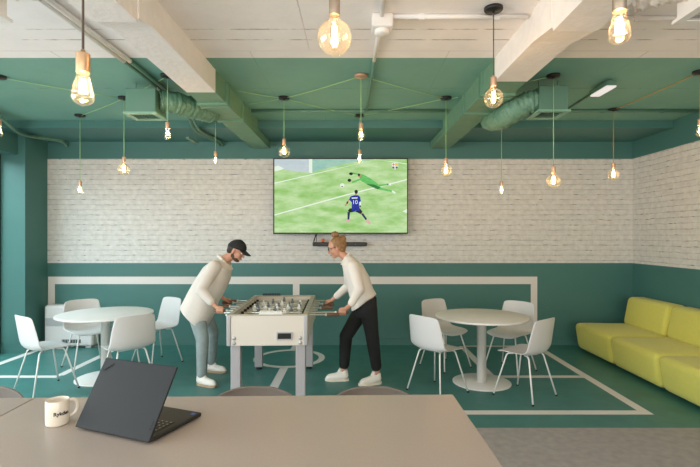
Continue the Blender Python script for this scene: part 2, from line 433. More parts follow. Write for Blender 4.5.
# left side: column, lintel over the windows, window wall
bm = bmesh.new(); add_box(bm, -4.86, XL, 6.43, YB, 0, ZC)
tag(obj('column', bm, 'green'), kind='structure')
bm = bmesh.new(); add_box(bm, -4.86, XL + .014, 6.416, 6.43, 0, .1); add_box(bm, XL, XL + .014, 6.43, YB, 0, .1)
tag(obj('baseboard_left', bm, 'green'), kind='structure')
WY = [Y0, -.9, 1.0, 2.9, 4.8, 6.43]
bm = bmesh.new()
add_box(bm, -5.0, -4.60, Y0, 6.43, 2.715, ZC)          # lintel
add_box(bm, -5.0, -4.82, Y0, 6.43, 0, .12)             # low kerb under the glass
tag(obj('wall_left', bm, 'green'), kind='structure')
for i in range(5):
    fr = bmesh.new(); a, b = WY[i], WY[i + 1]
    for y0, y1, z0, z1 in ((a, a + .05, .12, 2.715), (b - .05, b, .12, 2.715), (a + .05, b - .05, .12, .18), (a + .05, b - .05, 2.65, 2.715)):
        add_box(fr, -4.90, -4.83, y0, y1, z0, z1)
    w = tag(obj('window_%d' % (i + 1), fr, 'frame_dark'), kind='structure')
    g = bmesh.new(); add_box(g, -4.872, -4.866, a + .05, b - .05, .18, 2.65)
    obj('pane', g, 'pane', w)
# rear wall behind the camera; its three windows are added to admit fill light
bm = bmesh.new(); WX = [-4.6, -1.9, .9, 3.7]
add_box(bm, -5.0, XR + .2, Y0 - .2, Y0, 0, .5); add_box(bm, -5.0, XR + .2, Y0 - .2, Y0, 2.8, ZC + .2)
for x0, x1 in ((-5.0, WX[0]), (WX[1] - .2, WX[1]), (WX[2] - .2, WX[2]), (WX[3], XR + .2)):
    add_box(bm, x0, x1, Y0 - .2, Y0, .5, 2.8)
tag(obj('wall_rear', bm, 'stripe'), kind='structure')
for i in range(3):
    fr = bmesh.new(); x0 = WX[i]; x1 = WX[i + 1] - (.2 if i < 2 else 0)
    for a, b, z0, z1 in ((x0, x0 + .05, .5, 2.8), (x1 - .05, x1, .5, 2.8), (x0 + .05, x1 - .05, .5, .56), (x0 + .05, x1 - .05, 2.74, 2.8)):
        add_box(fr, a, b, Y0 - .14, Y0 - .06, z0, z1)
    w = tag(obj('window_%d' % (i + 6), fr, 'frame_dark'), kind='structure')
    g = bmesh.new(); add_box(g, x0 + .05, x1 - .05, Y0 - .104, Y0 - .098, .56, 2.74)
    obj('pane', g, 'pane', w)

# transverse downstand along the back
bm = bmesh.new(); add_box(bm, -5.0, XR, 6.02, YB, ZT, ZC)
tag(obj('ceiling_beam', bm, 'green'), kind='structure')
# two longitudinal beams, white in front and green behind, with steel collars and a deeper near haunch
def beam(xl, xr, ysplit, zb, zn, yn0, yn1):
    """xl, xr: functions of Y giving the side faces"""
    bm = bmesh.new()
    def seg(y0, y1, z0, z1, mi, g=0.0):
        add_hex(bm, [(xl(y0) - g, y0, z0), (xr(y0) + g, y0, z0), (xr(y1) + g, y1, z1), (xl(y1) - g, y1, z1),
                     (xl(y0) - g, y0, ZC), (xr(y0) + g, y0, ZC), (xr(y1) + g, y1, ZC), (xl(y1) - g, y1, ZC)], mi)
    seg(Y0, yn0, zn, zn, 1); seg(yn0, yn1, zn + .02, zb - .012, 1, .01); seg(yn1, ysplit, zb, zb, 1); seg(ysplit, YB, zb, zb, 0)
    for yc in (ysplit + .32, ysplit + .42, ysplit + .98):
        seg(yc, yc + .05, zb - .02, zb - .02, 0, .018)
    o = obj('ceiling_beam', bm, ['green_beam', 'white_beam']); tag(o, kind='structure'); return o
beam(lambda y: -1.49, lambda y: -1.235, 4.19, 2.88, 2.82, 2.68, 2.86)
beam(lambda y: 1.185 - .016 * max(0, y - 3), lambda y: 1.45 - .012 * max(0, y - 3), 3.91, 2.885, 2.82, 2.80, 3.08)

# ------------------------------------------------------------------ services under the ceiling
def conduit(pts, r, m, label, clips=(), mw=None):
    bm = bmesh.new(); add_tube(bm, pts, r, 10)
    o = obj('conduit', bm, m); tag(o, label, 'pipe')
    if clips:
        for c in clips:
            cb = bmesh.new(); add_box(cb, c[0] - .02, c[0] + .02, c[1] - .012, c[1] + .012, c[2] - r - .006, ZC); obj('clip', cb, m, o)
    return o
conduit([(-1.2, 5.5, 3.062), (1.1, 5.5, 3.062)], .018, 'green_metal', 'thin green pipe crossing the green ceiling between the two beams, above the screen', [(-.6, 5.5, 3.062), (.1, 5.5, 3.062), (.6, 5.5, 3.062)])
conduit([(1.46, 5.5, 3.062), (4.05, 5.5, 3.062)], .018, 'green_metal', 'thin green pipe crossing the green ceiling from the right beam to the right wall', [(2.2, 5.5, 3.062), (2.9, 5.5, 3.062), (3.6, 5.5, 3.062)])
conduit([(.22, 3.14, 3.065), (1.16, 3.14, 3.065)], .016, 'white_metal', 'white pipe from the white junction box to the right beam', [(.45, 3.14, 3.065), (.95, 3.14, 3.065)])
conduit([(1.46, 3.16, 3.065), (4.05, 3.16, 3.065)], .016, 'white_metal', 'white pipe crossing the white ceiling to the right of the right beam', [(1.9, 3.16, 3.065), (2.8, 3.16, 3.065)])
conduit([(.19, 1.0, 3.062), (.185, 3.12, 3.062)], .015, 'white_metal', 'white pipe running forward into the front of the junction box')
bm = bmesh.new()
add_tube(bm, [(.178, 3.28, 3.062), (.168, 3.92, 3.062)], .014, 10, 1); add_tube(bm, [(.168, 3.92, 3.062), (.15, 5.47, 3.062)], .013, 10, 0)
tag(obj('conduit', bm, ['green_metal', 'white_metal']), 'pipe leaving the junction box, white then green, towards the screen', 'pipe')
jb = tag(obj('junction_box', box_bm(.12, .26, 3.11, 3.27, 2.99, ZC, .012), 'white_metal'), 'white square junction box on the white ceiling where pipes meet', 'junction box')
bm = bmesh.new(); add_lathe(bm, [(.0, -.03), (.045, -.03), (.05, -.02), (.05, 0)], (.19, 3.18, 2.99), 20); obj('cover', bm, 'white_metal', jb)
# paired cable conduits in the left bay, dipping under the transverse downstand
for dx, lab in ((0, 'outer of the two parallel pipes along the left bay ceiling'), (.05, 'inner of the two parallel pipes along the left bay ceiling, next to the left beam')):
    bm = bmesh.new()
    a = [(-1.95 + dx, 2.2, 3.06), (-1.92 + dx, 3.92, 3.06)]
    add_tube(bm, a, .02, 10, 1)
    add_tube(bm, smooth_path([a[1], (-1.935 + dx, 4.7, 3.06), (-1.99 + dx, 5.55, 3.055), (-2.03 + dx, 5.95, 2.97), (-2.03 + dx, 6.2, 2.955), (-1.98 + dx, 6.7, 2.955), (-1.97 + dx, 6.88, 2.93)]), .018, 10, 0)
    tag(obj('conduit', bm, ['green_metal', 'white_metal']), lab, 'pipe')
for d, lab in ((0, 'green curved pipe sagging from ceiling towards the column, front strand'), (.06, 'green curved pipe sagging from ceiling towards the column, rear strand')):
    bm = bmesh.new()
    pts = [(-4.56, 4.9, 3.05), P(-8, 111, 5.35 + d), P(0, 116.5, 5.6 + d), P(10, 126, 5.75 + d), P(21, 134, 6.1 + d), P(40, 138 - d * 16, 6.5), P(60, 141 - d * 16, 6.75), P(67, 146, 6.87)]
    add_tube(bm, smooth_path(pts), .02, 10)
    tag(obj('conduit', bm, 'green_metal'), lab, 'pipe')
hb = empty('hanging_bracket', (0, 0, 0), 0, 'small green metal bar hung on two wires under the ceiling, left of the left beam', 'bracket')
bm = bmesh.new(); add_box(bm, -2.13, -2.09, 5.95, 6.32, 2.835, 2.855); obj('bar', bm, 'green_metal', hb)
for yy in (6.03, 6.28):
    bm = bmesh.new(); add_tube(bm, [(-2.11, yy, 2.85), (-2.11, yy, ZT)], .003, 6); obj('wire', bm, 'green_metal', hb)

def diffuser(x0, x1, y0, y1, m, mf, side, duct, label):
    fm, om = ('green_floorlit', 'vent_dark') if m == 'green_metal' else ('white_metal', 'grille')
    root = empty('air_diffuser', ((x0 + x1) / 2, (y0 + y1) / 2, 2.75), 0, label, 'air diffuser')
    ox, oy = root.location.x, root.location.y; g = .016
    def loc(b): bmesh.ops.translate(b, verts=b.verts, vec=(-ox, -oy, -2.75)); return b
    obj('plenum_box', loc(box_bm(x0 + g, x1 - g, y0 + g, y1 - g, 2.765, 2.99, .004, 1)), m, root)
    b = bmesh.new()
    q = .048
    add_box(b, x0, x1, y0, y0 + q, 2.75, 2.768); add_box(b, x0, x1, y1 - q, y1, 2.75, 2.768)
    add_box(b, x0, x0 + q, y0 + q, y1 - q, 2.75, 2.768); add_box(b, x1 - q, x1, y0 + q, y1 - q, 2.75, 2.768)
    obj('flange', loc(b), fm, root)
    b = bmesh.new(); k = 5; cx = (x0 + x1) / 2
    for s in (-1, 1):
        for i in range(k):
            t = y0 + .05 + (y1 - y0 - .1) * i / (k - 1)
            add_hex(b, [(cx + s * .006, t - .012, 2.752), (cx + s * .115, t - .012, 2.752), (cx + s * .115, t - .009, 2.752), (cx + s * .006, t - .009, 2.752),
                        (cx + s * .006, t + .008, 2.766), (cx + s * .115, t + .008, 2.766), (cx + s * .115, t + .011, 2.766), (cx + s * .006, t + .011, 2.766)])
    obj('louvre', loc(b), fm, root)
    b = bmesh.new(); add_box(b, x0 + .045, x1 - .045, y0 + .045, y1 - .045, 2.764, 2.766); obj('opening', loc(b), om, root)
    b = bmesh.new(); pts = smooth_path(duct, 14); rr = []
    for i in range(len(pts)): rr.append(.102 + .005 * math.sin(i * 1.9) + random.uniform(-.006, .006))
    add_tube(b, pts, rr, 28)
    for v in b.verts: v.co += Vector((random.uniform(-1, 1), random.uniform(-1, 1), random.uniform(-1, 1))) * .008
    obj('flexible_duct', loc(b), mf, root, smooth=True)
    for sx in (x0 + .06, x1 - .06):
        b = bmesh.new(); add_tube(b, [(sx, (y0 + y1) / 2, 2.98), (sx, (y0 + y1) / 2, ZC)], .004, 6); obj('hanger', loc(b), m, root)
    return root
diffuser(-2.17, -1.855, 4.41, 4.69, 'green_metal', 'green_foil', 1, [(-1.89, 4.55, 2.91), (-1.78, 4.62, 2.91), (-1.66, 4.75, 2.90), (-1.55, 4.9, 2.9), (-1.50, 5.0, 2.92)], 'green square air diffuser box in the left bay of the green ceiling')
diffuser(1.70, 2.0, 4.33, 4.64, 'green_metal', 'green_foil', -1, [(1.76, 4.46, 2.88), (1.65, 4.47, 2.865), (1.55, 4.56, 2.815), (1.50, 4.74, 2.79), (1.50, 5.05, 2.84), (1.56, 5.4, 2.93)], 'green square air diffuser box right of the right beam, with a sagging duct')
diffuser(-2.18, -1.845, 2.22, 2.54, 'white_metal', 'white_foil', 1, [(-1.89, 2.42, 2.94), (-1.75, 2.44, 2.95), (-1.63, 2.46, 2.955), (-1.50, 2.46, 2.96)], 'white air diffuser box under the white ceiling at the upper left corner')
diffuser(1.73, 2.06, 2.24, 2.56, 'white_metal', 'white_foil', -1, [(1.77, 2.42, 2.93), (1.68, 2.5, 2.95), (1.59, 2.6, 2.96), (1.53, 2.66, 2.96)], 'white air diffuser box under the white ceiling at the upper right corner')

el = empty('emergency_light', (2.415, 4.56, 3.0), 0, 'small rectangular emergency light with lit white face on green ceiling', 'light')
obj('housing', box_bm(-.05, .05, -.16, .16, .012, .055, .006), 'green_metal', el)
obj('diffuser_panel', box_bm(-.046, .046, -.155, .155, -.004, .013, .004), 'led', el)
bm = bmesh.new(); add_box(bm, -.015, .015, -.02, .02, .05, .09); obj('bracket', bm, 'green_metal', el)
bm = bmesh.new(); add_tube(bm, [(.02, .15, .05), (.05, .30, .07), (.06, .9, .07)], .012, 8); obj('wiring_pipe', bm, 'green_metal', el)

# ------------------------------------------------------------------ pendant lamps
BULB_E = [(.0180, 0), (.0185, -.012), (.0215, -.032), (.0270, -.056), (.0310, -.080), (.0320, -.093), (.0295, -.106), (.021, -.117), (.010, -.1225), (.004, -.1265), (0, -.127)]
BULB_E = [(r, z * .8) for r, z in BULB_E]
BULB_G = [(.0135, 0), (.0145, -.010), (.022, -.018)] + [(.0625 * math.sin(t), -.078 + .0625 * math.cos(t)) for t in [R(a) for a in (35, 50, 65, 80, 90, 105, 120, 135, 150, 165)]] + [(0, -.1405)]
LAMPS = []
def pendant(cx, cy, Y, by, kind, cable, sock, label, canopy='canopy', zc=ZC):
    """cx: column in the photo; cy: where its canopy shows (None when out of frame); by: middle of the bulb"""
    x = (cx - CX) * Y / F
    z = H - (by - CY) * Y / F
    prof = BULB_G if kind == 'globe' else BULB_E
    top = z + (.078 if kind == 'globe' else .050)          # where glass meets socket
    root = empty('pendant_lamp', (x, Y, zc), 0, label, 'lamp', 'bare bulb pendants on the ceiling')
    d = top - zc
    b = bmesh.new(); add_lathe(b, [(0, 0), (.06, 0), (.06, -.016), (.055, -.022), (.012, -.024), (.006, -.034), (0, -.034)], seg=32); obj('canopy', b, canopy, root)
    b = bmesh.new(); add_tube(b, [(0, 0, -.03), (0, 0, d + .058)], .0038, 8); obj('cable', b, cable, root)
    b = bmesh.new(); add_lathe(b, [(0, d + .068), (.006, d + .068), (.007, d + .0565), (.0188, d + .0562), (.019, d + .056), (.0198, d + .0552), (.0199, d + .0545), (.0199, d - .001), (.0196, d - .002), (.0185, d - .0025), (0, d - .0025)], seg=24)
    obj('socket', b, sock, root)
    b = bmesh.new(); add_lathe(b, [(r, d - .002 + zz) for r, zz in prof], seg=32); bo = obj('bulb', b, 'glass', root)
    b = bmesh.new(); L0, L1 = (-.04, -.100) if kind == 'globe' else (-.024, -.062)
    for k in range(5):
        t = 2 * math.pi * k / 5; t2 = t + .5
        add_tube(b, [(.006 * math.cos(t), .006 * math.sin(t), d + L0), (.010 * math.cos(t2), .010 * math.sin(t2), d + L1)], .0022, 6)
    obj('filament', b, 'filament', bo)
    b = bmesh.new(); add_lathe(b, [(0, d), (.008, d), (.006, d - .02), (.003, d - .03), (0, d - .03)], seg=12); obj('stem', b, 'pane', bo)
    LAMPS.append((root, Vector((x, Y, zc))))
    return root
big_e = pendant(83, None, 1.43, 88.5, 'edison', 'cable_grey', 'brass', 'large teardrop bulb in a brass socket near the upper left')
big_g = pendant(334.5, None, 1.68, 37, 'globe', 'cable_grey', 'nickel', 'largest round globe bulb, at top centre above the screen')
big_r = pendant(619.5, None, 1.42, 27, 'edison', 'cable_grey', 'nickel', 'large teardrop bulb at top right, its cable out of frame')
p4 = pendant(493.5, 7, 3.05, 98, 'globe', 'cable_grey', 'copper', 'globe bulb on a dark cable from a black canopy beside the right beam')
p5 = pendant(167.5, 76, 4.32, 134, 'edison', 'cable_green', 'copper', 'glowing teardrop bulb on green cable beside the left green diffuser box')
p6 = pendant(124, 98, 5.02, 169.5, 'globe', 'cable_green', 'copper', 'globe bulb on green cable just below the left diffuser box, over the left table')
p7 = pendant(80, 115, 5.75, 190, 'edison', 'cable_green', 'copper', 'small teardrop bulb hanging lowest and farthest left, above the left table')
p8 = pendant(215.5, 115, 5.75, 160, 'edison', 'cable_green', 'copper', 'small teardrop bulb hanging behind the left beam, left of the screen')
p9 = pendant(284, 98, 5.02, 151.5, 'globe', 'cable_green', 'copper', 'globe bulb just above the upper left corner of the screen')
p10 = pendant(361, 75, 4.32, 135, 'edison', 'cable_green', 'copper', 'teardrop bulb above the screen under a copper-bottomed canopy', 'copper')
p11 = pendant(359.5, 115, 5.75, 158.5, 'edison', 'cable_green', 'copper', 'small teardrop bulb in front of the top edge of the screen')
p12 = pendant(446, 98, 5.02, 171, 'globe', 'cable_green', 'copper', 'globe bulb against the brick just right of the screen')
p13 = pendant(501.5, 115, 5.75, 190, 'edison', 'cable_green', 'copper', 'small teardrop bulb hanging below the sagging duct, over the right table')
p14 = pendant(553.5, 75, 4.32, 181, 'globe', 'cable_green', 'copper', 'larger globe bulb below the right green diffuser box')
p15 = pendant(613.5, 109, 5.48, 174.5, 'globe', 'cable_orange', 'copper', 'globe bulb on an ochre cable near the right corner of the room')
p16 = pendant(700, 71, 4.22, 131, 'edison', 'cable_orange', 'copper', 'teardrop bulb at the right edge of the frame, over the sofa')
p17 = pendant(-1, 77, 4.35, 131, 'edison', 'cable_green', 'copper', 'pendant at the left edge of the frame whose black canopy just shows')
def swag(root, a, b, cable='cable_green', sag=.006):
    """fabric cable strung under the slab from this lamp's canopy to another point"""
    o = root.location; p0 = Vector((*a, ZC - .014)) - o; p1 = Vector((*b, ZC - .014)) - o
    d = (p1 - p0).normalized() * .055; p0 += d; p1 -= d
    pts = [p0.lerp(p1, t / 8) + Vector((0, 0, -sag * 4 * (t / 8) * (1 - t / 8))) for t in range(9)]
    bm = bmesh.new(); add_tube(bm, pts, .004, 6); obj('ceiling_cable', bm, cable, root)
xy = lambda r: (r.location.x, r.location.y)
swag(p9, xy(p9), xy(p10)); swag(p9, xy(p9), (-1.22, 4.72)); swag(p9, xy(p9), (-1.22, 5.25)); swag(p9, xy(p9), xy(p11))
swag(p10, xy(p10), xy(p12)); swag(p12, xy(p12), xy(p11)); swag(p12, xy(p12), (1.15, 4.95))
swag(p6, xy(p6), xy(p5)); swag(p6, xy(p6), xy(p7)); swag(p6, xy(p6), xy(p17)); swag(p5, xy(p5), (-1.5, 4.1))
swag(p14, xy(p14), (1.43, 4.6)); swag(p15, xy(p15), xy(p16), 'cable_orange')

# ------------------------------------------------------------------ television, soundbar, ball
tv = empty('television', (0, 0, 0), 0, 'large flat screen television on the brick wall showing a football match', 'television')
TY = 6.72; TX0, TX1, TZ0, TZ1 = -1.156, .772, 1.627, 2.715
bm = box_bm(TX0, TX1, TY, TY + .06, TZ0, TZ1, .004, 1); obj('casing', bm, 'black', tv)
bm = bmesh.new(); add_box(bm, -.6, .2, TY + .055, YB, 1.9, 2.4); obj('wall_mount', bm, 'black', tv)
sm = ['t_grass', 't_line', 't_net', 't_teal', 't_keeper', 't_keeperdark', 't_dark', 't_blue', 't_skin', 't_navy', 't_pink', 't_red', 't_yellow', 't_plum']
bm = bmesh.new()
def tp(px, py, lay): 
    v = P(px, py, TY); return (min(max(v.x, TX0 + .018), TX1 - .014), TY - .001 - lay * .0003, min(max(v.z, TZ0 + .022), TZ1 - .016))
def tpoly(pts, m, lay): add_poly(bm, [tp(x, y, lay) for x, y in pts], sm.index(m))
def tline(a, b, w, m, lay, w2=None):
    d = Vector((b[0] - a[0], b[1] - a[1])).normalized(); nn = Vector((-d.y, d.x)); w2 = w2 or w
    tpoly([(a[0] + nn.x * w / 2, a[1] + nn.y * w / 2), (b[0] + nn.x * w2 / 2, b[1] + nn.y * w2 / 2), (b[0] - nn.x * w2 / 2, b[1] - nn.y * w2 / 2), (a[0] - nn.x * w / 2, a[1] - nn.y * w / 2)], m, lay)
def tdisc(c, rx, ry, m, lay): tpoly([(c[0] + rx * math.cos(2 * math.pi * k / 20), c[1] + ry * math.sin(2 * math.pi * k / 20)) for k in range(20)], m, lay)
tpoly([(270, 150), (412, 150), (412, 240), (270, 240)], 't_grass', 0)
tpoly([(270, 150), (310, 150), (310, 172.5), (296, 171.6), (283, 169.5), (270, 171)], 't_net', 1)
tpoly([(312, 150), (352, 150), (374, 159), (344, 164), (312, 172)], 't_teal', 1)
tpoly([(270, 167), (278, 165.6), (284, 168.4), (281, 170), (270, 171.5)], 't_line', 2)
tline((270, 183.3), (378, 157.2), 1.1, 't_line', 3); tline((374, 158.6), (412, 164), .8, 't_line', 3)
tline((270, 215), (345, 195.3), 1.2, 't_line', 3); tline((345, 195.3), (412, 179.6), 1.2, 't_line', 3)
tpoly([(309, 150), (312.3, 150), (312.3, 173), (309, 172.6)], 't_line', 4)
tpoly([(402.5, 211.5), (412, 208.8), (412, 213), (407, 213)], 't_line', 3)
# keeper
tpoly([(359.3, 173.5), (362.5, 174.2), (369, 177.5), (376, 182.5), (380.5, 186.5), (380.5, 189), (377, 188.8), (371, 186.5), (364.5, 183), (360, 180)], 't_keeper', 5)
tpoly([(366, 184), (371, 186.5), (378, 189.5), (380.5, 187.5), (374, 184.5)], 't_keeperdark', 6)
tline((352.5, 173), (361, 174.8), 1.5, 't_keeper', 5); tline((351.8, 182.6), (360.8, 179), 1.7, 't_keeper', 5)
tdisc((351, 173.8), 1.9, 1.4, 't_dark', 6); tdisc((349.4, 180.3), 1.8, 1.6, 't_dark', 6)
tdisc((359.6, 175.8), 1.5, 1.9, 't_skin', 6); tdisc((358.9, 174.9), 1.1, 1.2, 't_dark', 7)
tline((379, 185.6), (388, 184.4), 1.9, 't_keeper', 5, 1.2); tline((379, 188.3), (393, 191.6), 2.4, 't_keeper', 5, 1.4)
tline((387, 184.3), (391, 184.8), 1.5, 't_line', 6); tline((392, 191), (395.3, 193.3), 1.8, 't_line', 6); tdisc((387.8, 184.3), .8, .7, 't_navy', 7)
tdisc((342.3, 185.4), 2.2, 2.1, 't_line', 6); tdisc((342.2, 186.6), .8, .5, 't_dark', 7)
# crest of the broadcaster's corner: shield, red cross, yellow field, plum stripes
tpoly([(391.8, 163.3), (395, 162.6), (398.2, 163.3), (398.2, 167.5), (395, 169.6), (391.8, 167.5)], 't_line', 5)
tpoly([(395.1, 163), (398.0, 163.6), (398.0, 165.8), (395.1, 165.8)], 't_yellow', 6)
tline((393.5, 163.3), (393.5, 165.8), .6, 't_red', 6); tline((392.1, 164.6), (394.9, 164.6), .6, 't_red', 6)
tpoly([(392, 166.6), (394.4, 166.6), (394.4, 168.9), (392.4, 168)], 't_plum', 6); tpoly([(395.6, 166.6), (398, 166.6), (397.6, 168), (395.6, 168.9)], 't_plum', 6)
# player in blue
tdisc((356.2, 191.8), 1.7, 2.0, 't_dark', 8); tline((355.9, 193.4), (355.9, 195.4), 1.6, 't_skin', 7)
tpoly([(350.6, 196.4), (354, 195.2), (358, 195.2), (360.2, 197), (360.9, 201.5), (359.2, 202), (359, 204.4), (360, 211), (351.6, 210.6), (351.8, 202.5), (349, 199.4)], 't_blue', 7)
tpoly([(349.4, 208.6), (352, 208.2), (356, 211.2), (359.6, 208), (362.4, 211.4), (361, 214.3), (357.2, 212.4), (355, 211.5), (350, 212.6), (347.8, 211)], 't_dark', 6)
tline((349.3, 199.5), (347, 203.6), 1.1, 't_skin', 6); tline((346.8, 203), (345.4, 206.2), 1.3, 't_skin', 6); tdisc((347.3, 202.6), .8, 1.3, 't_dark', 7)
tline((360.2, 201.3), (360.4, 205.8), 1.6, 't_line', 6); tdisc((360.2, 206.2), .8, .9, 't_dark', 7)
tline((348.8, 212), (348.4, 219.6), 2.6, 't_navy', 7, 1.8); tline((362.2, 213.8), (366.4, 219.6), 2.2, 't_navy', 7, 1.8); tline((361.2, 212.8), (362.6, 214.6), 2.0, 't_skin', 6)
tpoly([(346.4, 219.8), (349.8, 219.4), (350, 222), (346.2, 222)], 't_pink', 7); tpoly([(366, 220), (368, 219.8), (370.6, 223), (370, 224.6), (366.6, 222.4)], 't_pink', 7)
tpoly([(351.5, 197.6), (357.6, 197.4), (357.4, 198.5), (351.8, 198.7)], 't_line', 8)
scr = obj('screen', bm, sm, tv)
me = text_mesh('10', .082, 0)
o = mesh_obj('shirt_number', me, 't_line', scr); c = P(355.0, 202.3, TY)
o.rotation_euler = (R(90), 0, 0); o.location = (c.x, TY - .0042, c.z)

sb = empty('soundbar', (0, 0, 0), 0, 'slim black soundbar on the brick wall under the television', 'soundbar')
SY = 6.78; a = P(312.5, 242.2, SY); b_ = P(367, 246.2, SY)
obj('body', box_bm(a.x, b_.x, SY, SY + .09, b_.z, a.z, .01), 'black', sb)
bm = bmesh.new(); add_box(bm, a.x + .1, b_.x - .1, SY + .085, YB, b_.z + .015, a.z - .015); obj('wall_bracket', bm, 'black', sb)
bm = bmesh.new(); add_box(bm, a.x + .62, a.x + .626, SY - .002, SY + .001, b_.z + .025, b_.z + .032); obj('indicator', bm, 'grille', sb)
bm = bmesh.new(); add_tube(bm, [P(313.6, 242, SY + .03), P(316.3, 233.6, SY + .03)], .008, 8); add_tube(bm, [P(316.4, 242, SY + .03), P(316.6, 233.6, SY + .03)], .004, 8)
obj('strap', bm, 'black', sb)
bm = bmesh.new(); add_lathe(bm, [(.026 * math.sin(R(t)), .026 * math.cos(R(t))) for t in range(180, -1, -15)], (P(322.7, 0, SY).x, SY + .045, a.z + .025), 20)
tag(obj('ball', bm, 'orange'), 'small orange ball resting on top of the black soundbar', 'ball')

# ------------------------------------------------------------------ floor standing air conditioner
ac = empty('air_conditioner', (-4.075, 6.82, 0), 0, 'white floor-standing air conditioning unit against the back wall beside the column', 'air conditioner')
obj('body', box_bm(-.35, .35, -.12, .075, .025, .612, .04, 4), 'white_plastic', ac)
bm = bmesh.new()
for k in range(9): add_box(bm, -.325, .325, -.126, -.118, .42 - k * .013, .428 - k * .013)
obj('grille', bm, 'grille', ac)
bm = bmesh.new(); add_box(bm, -.09, .18, -.124, -.118, .075, .125); obj('outlet', bm, 'vent_dark', ac)
bm = bmesh.new()
for k in range(7): add_box(bm, -.08 + k * .037, -.074 + k * .037, -.128, -.12, .075, .125)
obj('outlet_fin', bm, 'grille', ac)
for s in (-1, 1): obj('foot', box_bm(s * .27 - .04, s * .27 + .04, -.09, .06, 0, .03), 'grille', ac)

# ------------------------------------------------------------------ round tables and shell chairs
def round_table(x, y, label):
    t = empty('round_table', (x, y, 0), 0, label, 'table', 'white round pedestal tables')
    b = bmesh.new(); add_lathe(b, [(0, .733), (.488, .733), (.498, .729), (.5, .722), (.498, .712), (.47, .706), (0, .706)], seg=72); obj('tabletop', b, 'tabletop', t)
    b = bmesh.new(); add_lathe(b, [(0, .706), (.16, .706), (.16, .698), (.05, .696), (.05, .012), (0, .012)], seg=36); obj('column', b, 'white_steel', t)
    b = bmesh.new(); add_lathe(b, [(0, .014), (.305, .0125), (.312, .009), (.312, 0), (0, 0)], seg=64); obj('base', b, 'white_steel', t)
    return t
round_table(-2.80, 5.30, 'white round pedestal table at left, beside the air conditioner')
round_table(1.395, 5.14, 'white round pedestal table at right, near the lime sofa')

def shell(prof, m, name='seat_shell', dz=0.0):
    """prof rows: forward x, z, half width, edge lift along (x, z)"""
    b = bmesh.new(); nc = 12; rows = []
    for x, z, w, ex, ez in prof:
        row = []
        for k in range(nc + 1):
            t = -1 + 2 * k / nc; s = abs(t) ** 2.2
            row.append(b.verts.new((x + ex * s, w * t, z + ez * s + dz)))
        rows.append(row)
    for r0, r1 in zip(rows, rows[1:]):
        for k in range(nc): b.faces.new((r0[k], r0[k + 1], r1[k + 1], r1[k]))
    o = obj(name, b, m, None, True)
    sd = o.modifiers.new('thickness', 'SOLIDIFY'); sd.thickness = .011; sd.offset = 0
    su = o.modifiers.new('smooth', 'SUBSURF'); su.levels = 1; su.render_levels = 1
    return o
CH = [(.222, .420, .10, -.03, 0), (.222, .428, .16, -.025, .003), (.205, .440, .195, -.012, .006), (.16, .450, .213, 0, .010), (.06, .446, .225, 0, .018), (-.05, .438, .230, 0, .026), (-.125, .437, .232, .012, .034),
      (-.175, .455, .232, .03, .034), (-.200, .50, .230, .045, .018), (-.214, .57, .225, .05, 0), (-.226, .65, .217, .046, 0), (-.236, .73, .207, .038, -.003),
      (-.241, .772, .200, .034, -.004), (-.243, .791, .192, .030, -.005), (-.244, .800, .172, .022, -.006), (-.244, .803, .13, .012, -.003)]
def make_chair():
    root = empty('shell_chair')
    s = shell(CH, 'white_plastic'); s.parent = root
    for sx, sy in ((1, 1), (1, -1), (-1, 1), (-1, -1)):
        top = Vector((.115 if sx > 0 else -.12, sy * .135, .425)); ft = Vector((sx * .215, sy * .225, 0))
        b = bmesh.new(); d = (ft - top).normalized()
        add_tube(b, [top + Vector((-sx * .05, -sy * .02, .004)), top + Vector((-sx * .012, -sy * .004, .002)), top + d * .02, ft - d * .012], .0085, 10)
        lg = obj('leg', b, 'white_steel', root, False)
        b = bmesh.new(); add_tube(b, [ft - d * .016, ft], .0105, 10); 
        for v in b.verts: v.co.z = max(v.co.z, 0)
        obj('glide', b, 'black_rubber', lg)
    b = bmesh.new()
    for sx in (.065, -.07): add_tube(b, [(sx, -.12, .43), (sx, .12, .43)], .0085, 8)
    add_box(b, -.09, .085, -.05, .05, .428, .436)
    obj('seat_frame', b, 'white_steel', root)
    return root
chair = make_chair(); first = True
CHAIRS = [(-3.205, 4.90, 56, 'white shell chair at the left table, front left, turned side-on', ),
          (-3.26, 5.76, -42, 'white shell chair behind the left table, in front of the air conditioner'),
          (-2.36, 4.90, 135, 'white shell chair at the left table seen from behind, beside the laptop lid'),
          (-2.485, 5.93, 235, 'white shell chair right of the left table, nearest the man in the cap'),
          (.86, 4.85, 39, 'white shell chair at the right table, front left, back towards the woman'),
          (1.12, 5.77, -56, 'white shell chair behind the right table on its left side, against the green wall'),
          (1.855, 5.60, -138, 'white shell chair behind the right table on its right side, before the stripe'),
          (1.715, 4.72, 130, 'white shell chair at the right table, front right, nearest the lime sofa')]
for i, (x, y, a, lab) in enumerate(CHAIRS):
    c = chair if i == 0 else copy_tree(chair)
    c.location = (x, y, 0); c.rotation_euler = (0, 0, R(a))
    tag(c, lab, 'chair', 'white shell chairs around the round tables')

